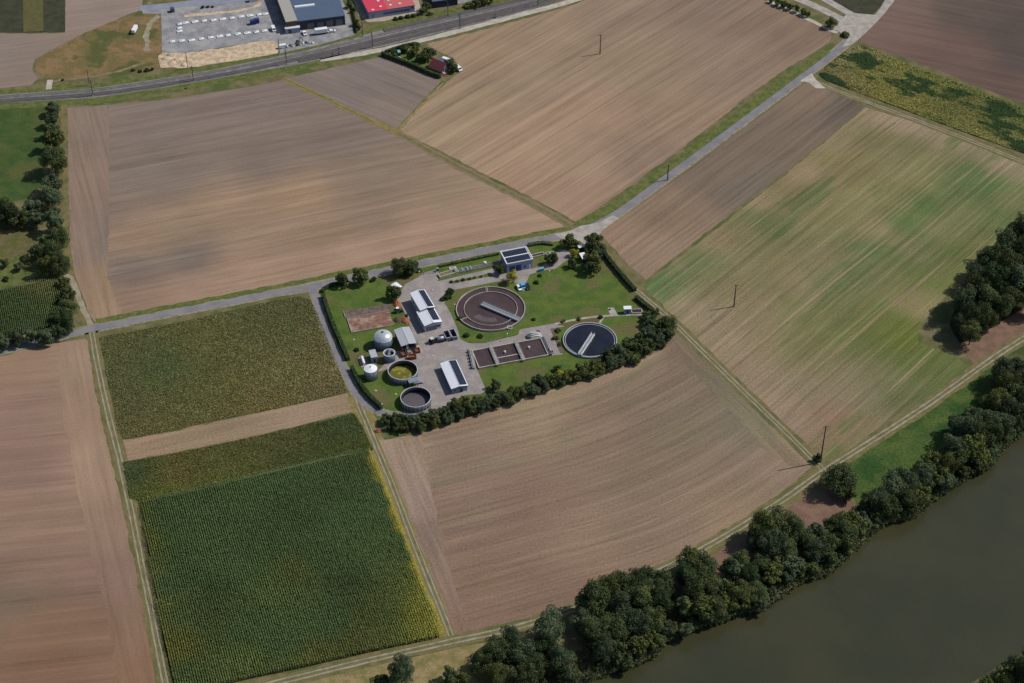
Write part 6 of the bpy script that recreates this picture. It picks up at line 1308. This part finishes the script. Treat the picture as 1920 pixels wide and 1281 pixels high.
def shipping(label, px, py, a, w, l, h, mat, nm='shipping_container'):
    x, y = G(px, py); o = thing(nm, label, 'container', x, y, ZR, a); MB().box(0, 0, .12, w, l, h).build('body', M[mat], o)
    c = MB()
    for i in range(int(w/.5)):
        for s in (-1, 1): c.box(-w/2+.3+i*.5, s*(l/2+.03), .25, .2, .05, h-.3)
    c.build('corrugation', M[mat], o); d = MB().box(w/2+.03, 0, .2, .06, l-.2, h-.2).build('door', M[mat], o); MB().tube([(w/2+.1, .2, .3), (w/2+.1, .2, h-.2)], .04, 5).build('handle', M['steel'], d)
shipping('dark blue container on the gravel lot, left half of two', *Z5(1390, 268), A18, 3., 2.2, 2.2, 'deepblue'); shipping('dark blue container on the gravel lot, right half set further back', *Z5(1430, 256), A18, 2.8, 2.2, 2.4, 'deepblue')
shipping('light grey container at the upper edge of the gravel lot', *Z5(1395, 12), A18, 5., 2.4, 2.4, 'offwhite')
shipping('dark grey container standing at the street side of the gravel lot', *Z5(497, 130), A72, 2.4, 2., 2.2, 'steeldark')
car('white car in front of the slate hall, nearest its glazed front', 571, 64, A72, 'white', group=None); car('white van at the end of the bare sand strip', 531, 90, A18, 'white', van=True, L=5., nm='parked_van', cat='van')
car('white car right of the white tarpaulin trailer', 622, 60.5, A18, 'white'); car('white van by the hall corner at the edge of the slab rows', 513, 57, A72, 'white', van=True, L=4.6, nm='parked_van', cat='van')
x, y = G(602.5, 63.5); o = thing('tarpaulin_trailer', 'long white tarpaulin trailer in front of the slate hall', 'trailer', x, y, ZR, A18-.06)
MB().profile([(-1.25, 1.1), (1.25, 1.1), (1.25, 3.3), (0, 3.6), (-1.25, 3.3)], -3.4, 3.4, 'x').build('tarpaulin', M['white'], o); MB().box(0, 0, .8, 7., 2.2, .28).build('chassis', M['steeldark'], o)
for s in (-1, 1): wheel(o, -1.5, s*1., .5, .3); wheel(o, -.4, s*1., .5, .3)
MB().tube([(3.4, 0, .9), (4.8, 0, .6)], .1, 6).build('drawbar', M['steeldark'], o)
x, y = G(254, 58); o = thing('parked_truck', 'long white lorry parked on the weedy ground beside the dirt path', 'truck', x, y, ZR, az((248, 67), (260, 46))); o.scale = (.72, .8, .75)
MB().box(-1.2, 0, 1., 8.6, 2.4, 2.4).build('cargo_box', M['white'], o); MB().profile([(3.4, .6), (5.6, .6), (5.6, 1.8), (5.2, 2.9), (3.4, 2.9)], -1.15, 1.15).build('cab', M['deepblue'], o); MB().box(5.45, 0, 1.9, .1, 2., .7, ry=-.25).build('windscreen', M['glass'], o); MB().box(-.4, 0, .7, 10., 1.6, .25).build('chassis', M['steeldark'], o)
for s in (-1, 1):
    for xx in (-4, -2.9, 4.4): wheel(o, xx, s*1.05, .5, .3)
x, y = G(*Z5(245, 72)); o = thing('road_sign', 'small white sign at the corner of street and dirt path', 'sign', x, y, 0, A18); MB().tube([(0, 0, 0), (0, 0, 2.2)], .06, 6).build('pole', M['steel'], o); MB().box(0, -.06, 1.5, 1.1, .06, .9).build('panel', M['white'], o)
rr = random.Random(5)
for i, (px, py) in enumerate([(549, 88), (553, 86), (558, 84), (563, 85), (568, 82), (574, 81), (580, 82), (586, 82), (545, 86), (560, 79)]):
    x, y = G(px, py); b = MB(); b.lathe([(1., 0), (.9, .5), (.45, .9), (.05, 1.)], n=9); b.v = [(v[0]*rr.uniform(.7, 1.2), v[1]*rr.uniform(.5, .9), v[2]*rr.uniform(.8, 1.2)) for v in b.v]
    q = b.build('material_heap', M[['whitegravel', 'offwhite', 'steeldark'][i % 3 if i != 9 else 2]]); q.location = (x, y, ZR); tag(q, '%s building material heap by the railway verge, %s from the left' % (['pale stony', 'whitish', 'dark'][i % 3 if i != 9 else 2], nth(sorted([549, 553, 558, 563, 568, 574, 580, 586, 545, 560]).index(px)+1)), 'heap', 'building material heaps below the slate hall')
x, y = G(558, 84.5); o = thing('excavator', 'small dark excavator among the material heaps', 'excavator', x, y, 0, 1.)
MB().box(0, 0, .7, 2.2, 1.6, 1.1).build('body', M['steeldark'], o); MB().box(.2, .3, 1.8, 1., .9, .9).build('cab', M['glass'], o); MB().tube([(1., 0, 1.5), (2.6, 0, 3.6), (4.2, 0, 2.4), (4.4, 0, .6)], .2, 6).build('arm', M['steeldark'], o); 
for s in (-1, 1): MB().box(0, s*.75, 0, 2.6, .45, .65).build('caterpillar_track', M['blackplastic'], o)
x, y = G(820, 6); o = car('white car parked at the foot of the dark building at the top edge', 821, 7, A18, 'white')
# ------------------------------------------------------------------ garden plot
cx, cy = G(824, 128); ga = az((740, 113), (826, 147))
o = thing('summer_house', 'dull red roofed A-frame summer house in the garden plot', 'house', cx, cy, 0, ga)
w = 7.; l = 8.5
MB().profile([(-w/2, 0), (w/2, 0), (w/2, 1.2), (0, 4.6), (-w/2, 1.2)], -l/2, l/2, 'x').build('wall', M['wallgrey'], o)
MB().profile([(-w/2-.5, .78), (0, 4.66), (w/2+.5, .78), (w/2+.5, .98), (0, 4.86), (-w/2-.5, .98)], -l/2-.4, l/2+.4, 'x').build('roof', M['redtile'], o)
MB().box(l/2+.04, 0, .1, .08, 1., 2.).build('door', M['wood'], o); MB().box(l/2+.04, 1.8, 1., .08, 1., .9).build('window', M['glass'], o); MB().box(l/2+.04, -1.8, 1., .08, 1., .9).build('window', M['glass'], o)
x, y = G(834, 140); o = thing('garden_table', 'small red topped terrace with bench in front of the summer house', 'terrace', x, y, 0, ga); MB().box(0, 0, .05, 3.4, 2.4, .12).build('terrace_slab', M['redtile'], o); MB().box(-.4, .2, .6, 1.6, .8, .1).build('table_top', M['white'], o)
for s in (-.6, .6): MB().box(-.4+s, .2, .17, .1, .6, .43).build('leg', M['wood'], o)
x, y = G(826, 116); 
box_hut('garden_shed', 'slate blue garden shed roof behind the summer house', [(818, 112), (830, 111), (834, 117), (822, 119)], 2.4, 'slate', 'wood')
box_hut('garden_shed', 'green striped shed near the hedge corner of the garden plot', [(745, 94.5), (750, 94), (751, 99), (746, 99.5)], 2.2, 'turq', 'wood')
car('white camper van beside the summer house', 837, 116, ga, 'white', van=True, L=5.2, W=2., nm='camper_van', cat='van'); car('white caravan at the east end of the garden plot', 859, 131, A72+R(20), 'white', van=True, L=5., W=2.1, nm='caravan', cat='caravan')
x, y = G(763, 98.5); o = thing('garden_tent', 'small white pavilion tent on the garden lawn', 'tent', x, y, 0, .4); MB().lathe([(1.5, 1.9), (.1, 2.7)], n=4).build('canopy', M['white'], o)
for s in range(4): MB().tube([(1.3*math.cos(s*math.pi/2), 1.3*math.sin(s*math.pi/2), 0), (1.3*math.cos(s*math.pi/2), 1.3*math.sin(s*math.pi/2), 1.95)], .05, 5).build('pole', M['steel'], o)
strip('garden_path', [(745, 104), (757, 112), (770, 116), (784, 123)], .7, ZR, M['whitegravel'])
# fence posts along the plant
fp = [Z1(1190, 320), Z1(1380, 268), Z1(1560, 222), Z1(1780, 178)]
P = [Vector(G(*p)) for p in fp]; o = thing('wire_fence', 'thin wire mesh fence between the farm road and the intake channel', 'fence', P[0].x, P[0].y)
Q = smoothline(P, 1); nn = 0
for a_, b_ in zip(P[:-1], P[1:]):
    k_ = int((b_-a_).length/3)
    for i in range(k_):
        q = a_.lerp(b_, i/k_)-P[0]; MB().box(q.x, q.y, 0, .08, .08, 1.6).build('post', M['steel'], o)
wr = MB()
for z in (.5, 1., 1.5): wr.tube([(p.x-P[0].x, p.y-P[0].y, z) for p in P], .02, 4)
wr.build('wire', M['steel'], o)
print('objects', len(bpy.data.objects))
# ------------------------------------------------------------------ light and camera
SA, SE = R(15.), R(48.)
S = Vector((math.cos(SA)*math.cos(SE), math.sin(SA)*math.cos(SE), math.sin(SE)))
ld = bpy.data.lights.new('sun', 'SUN'); ld.energy = 3.55; ld.angle = R(.53); ld.color = (1., .955, .9)
lo = bpy.data.objects.new('sun', ld); COL.objects.link(lo); lo.rotation_euler = S.to_track_quat('Z', 'Y').to_euler(); lo.location = (300, 100, 400)
w = bpy.data.worlds.new('World'); scene.world = w; w.use_nodes = True
nt = w.node_tree; bg = nt.nodes['Background']; sky = nt.nodes.new('ShaderNodeTexSky'); sky.sky_type = 'NISHITA'; sky.sun_disc = False
sky.sun_elevation = SE; sky.sun_rotation = math.pi/2-SA; sky.altitude = 300; nt.links.new(sky.outputs[0], bg.inputs[0]); bg.inputs[1].default_value = .078
cd = bpy.data.cameras.new('camera'); cd.sensor_width = 36; cd.lens = F/1920*36; cd.clip_start = 1; cd.clip_end = 12000
co = bpy.data.objects.new('camera', cd); COL.objects.link(co); co.location = (0, 0, H); co.rotation_euler = (math.pi/2-DEP, 0, 0); scene.camera = co
scene.view_settings.view_transform = 'Standard'; scene.view_settings.look = 'None'; scene.view_settings.gamma = 1; scene.view_settings.exposure = 0
scene.cycles.max_bounces = 4; scene.cycles.diffuse_bounces = 2; scene.cycles.glossy_bounces = 2; scene.cycles.transmission_bounces = 2; scene.cycles.transparent_max_bounces = 4
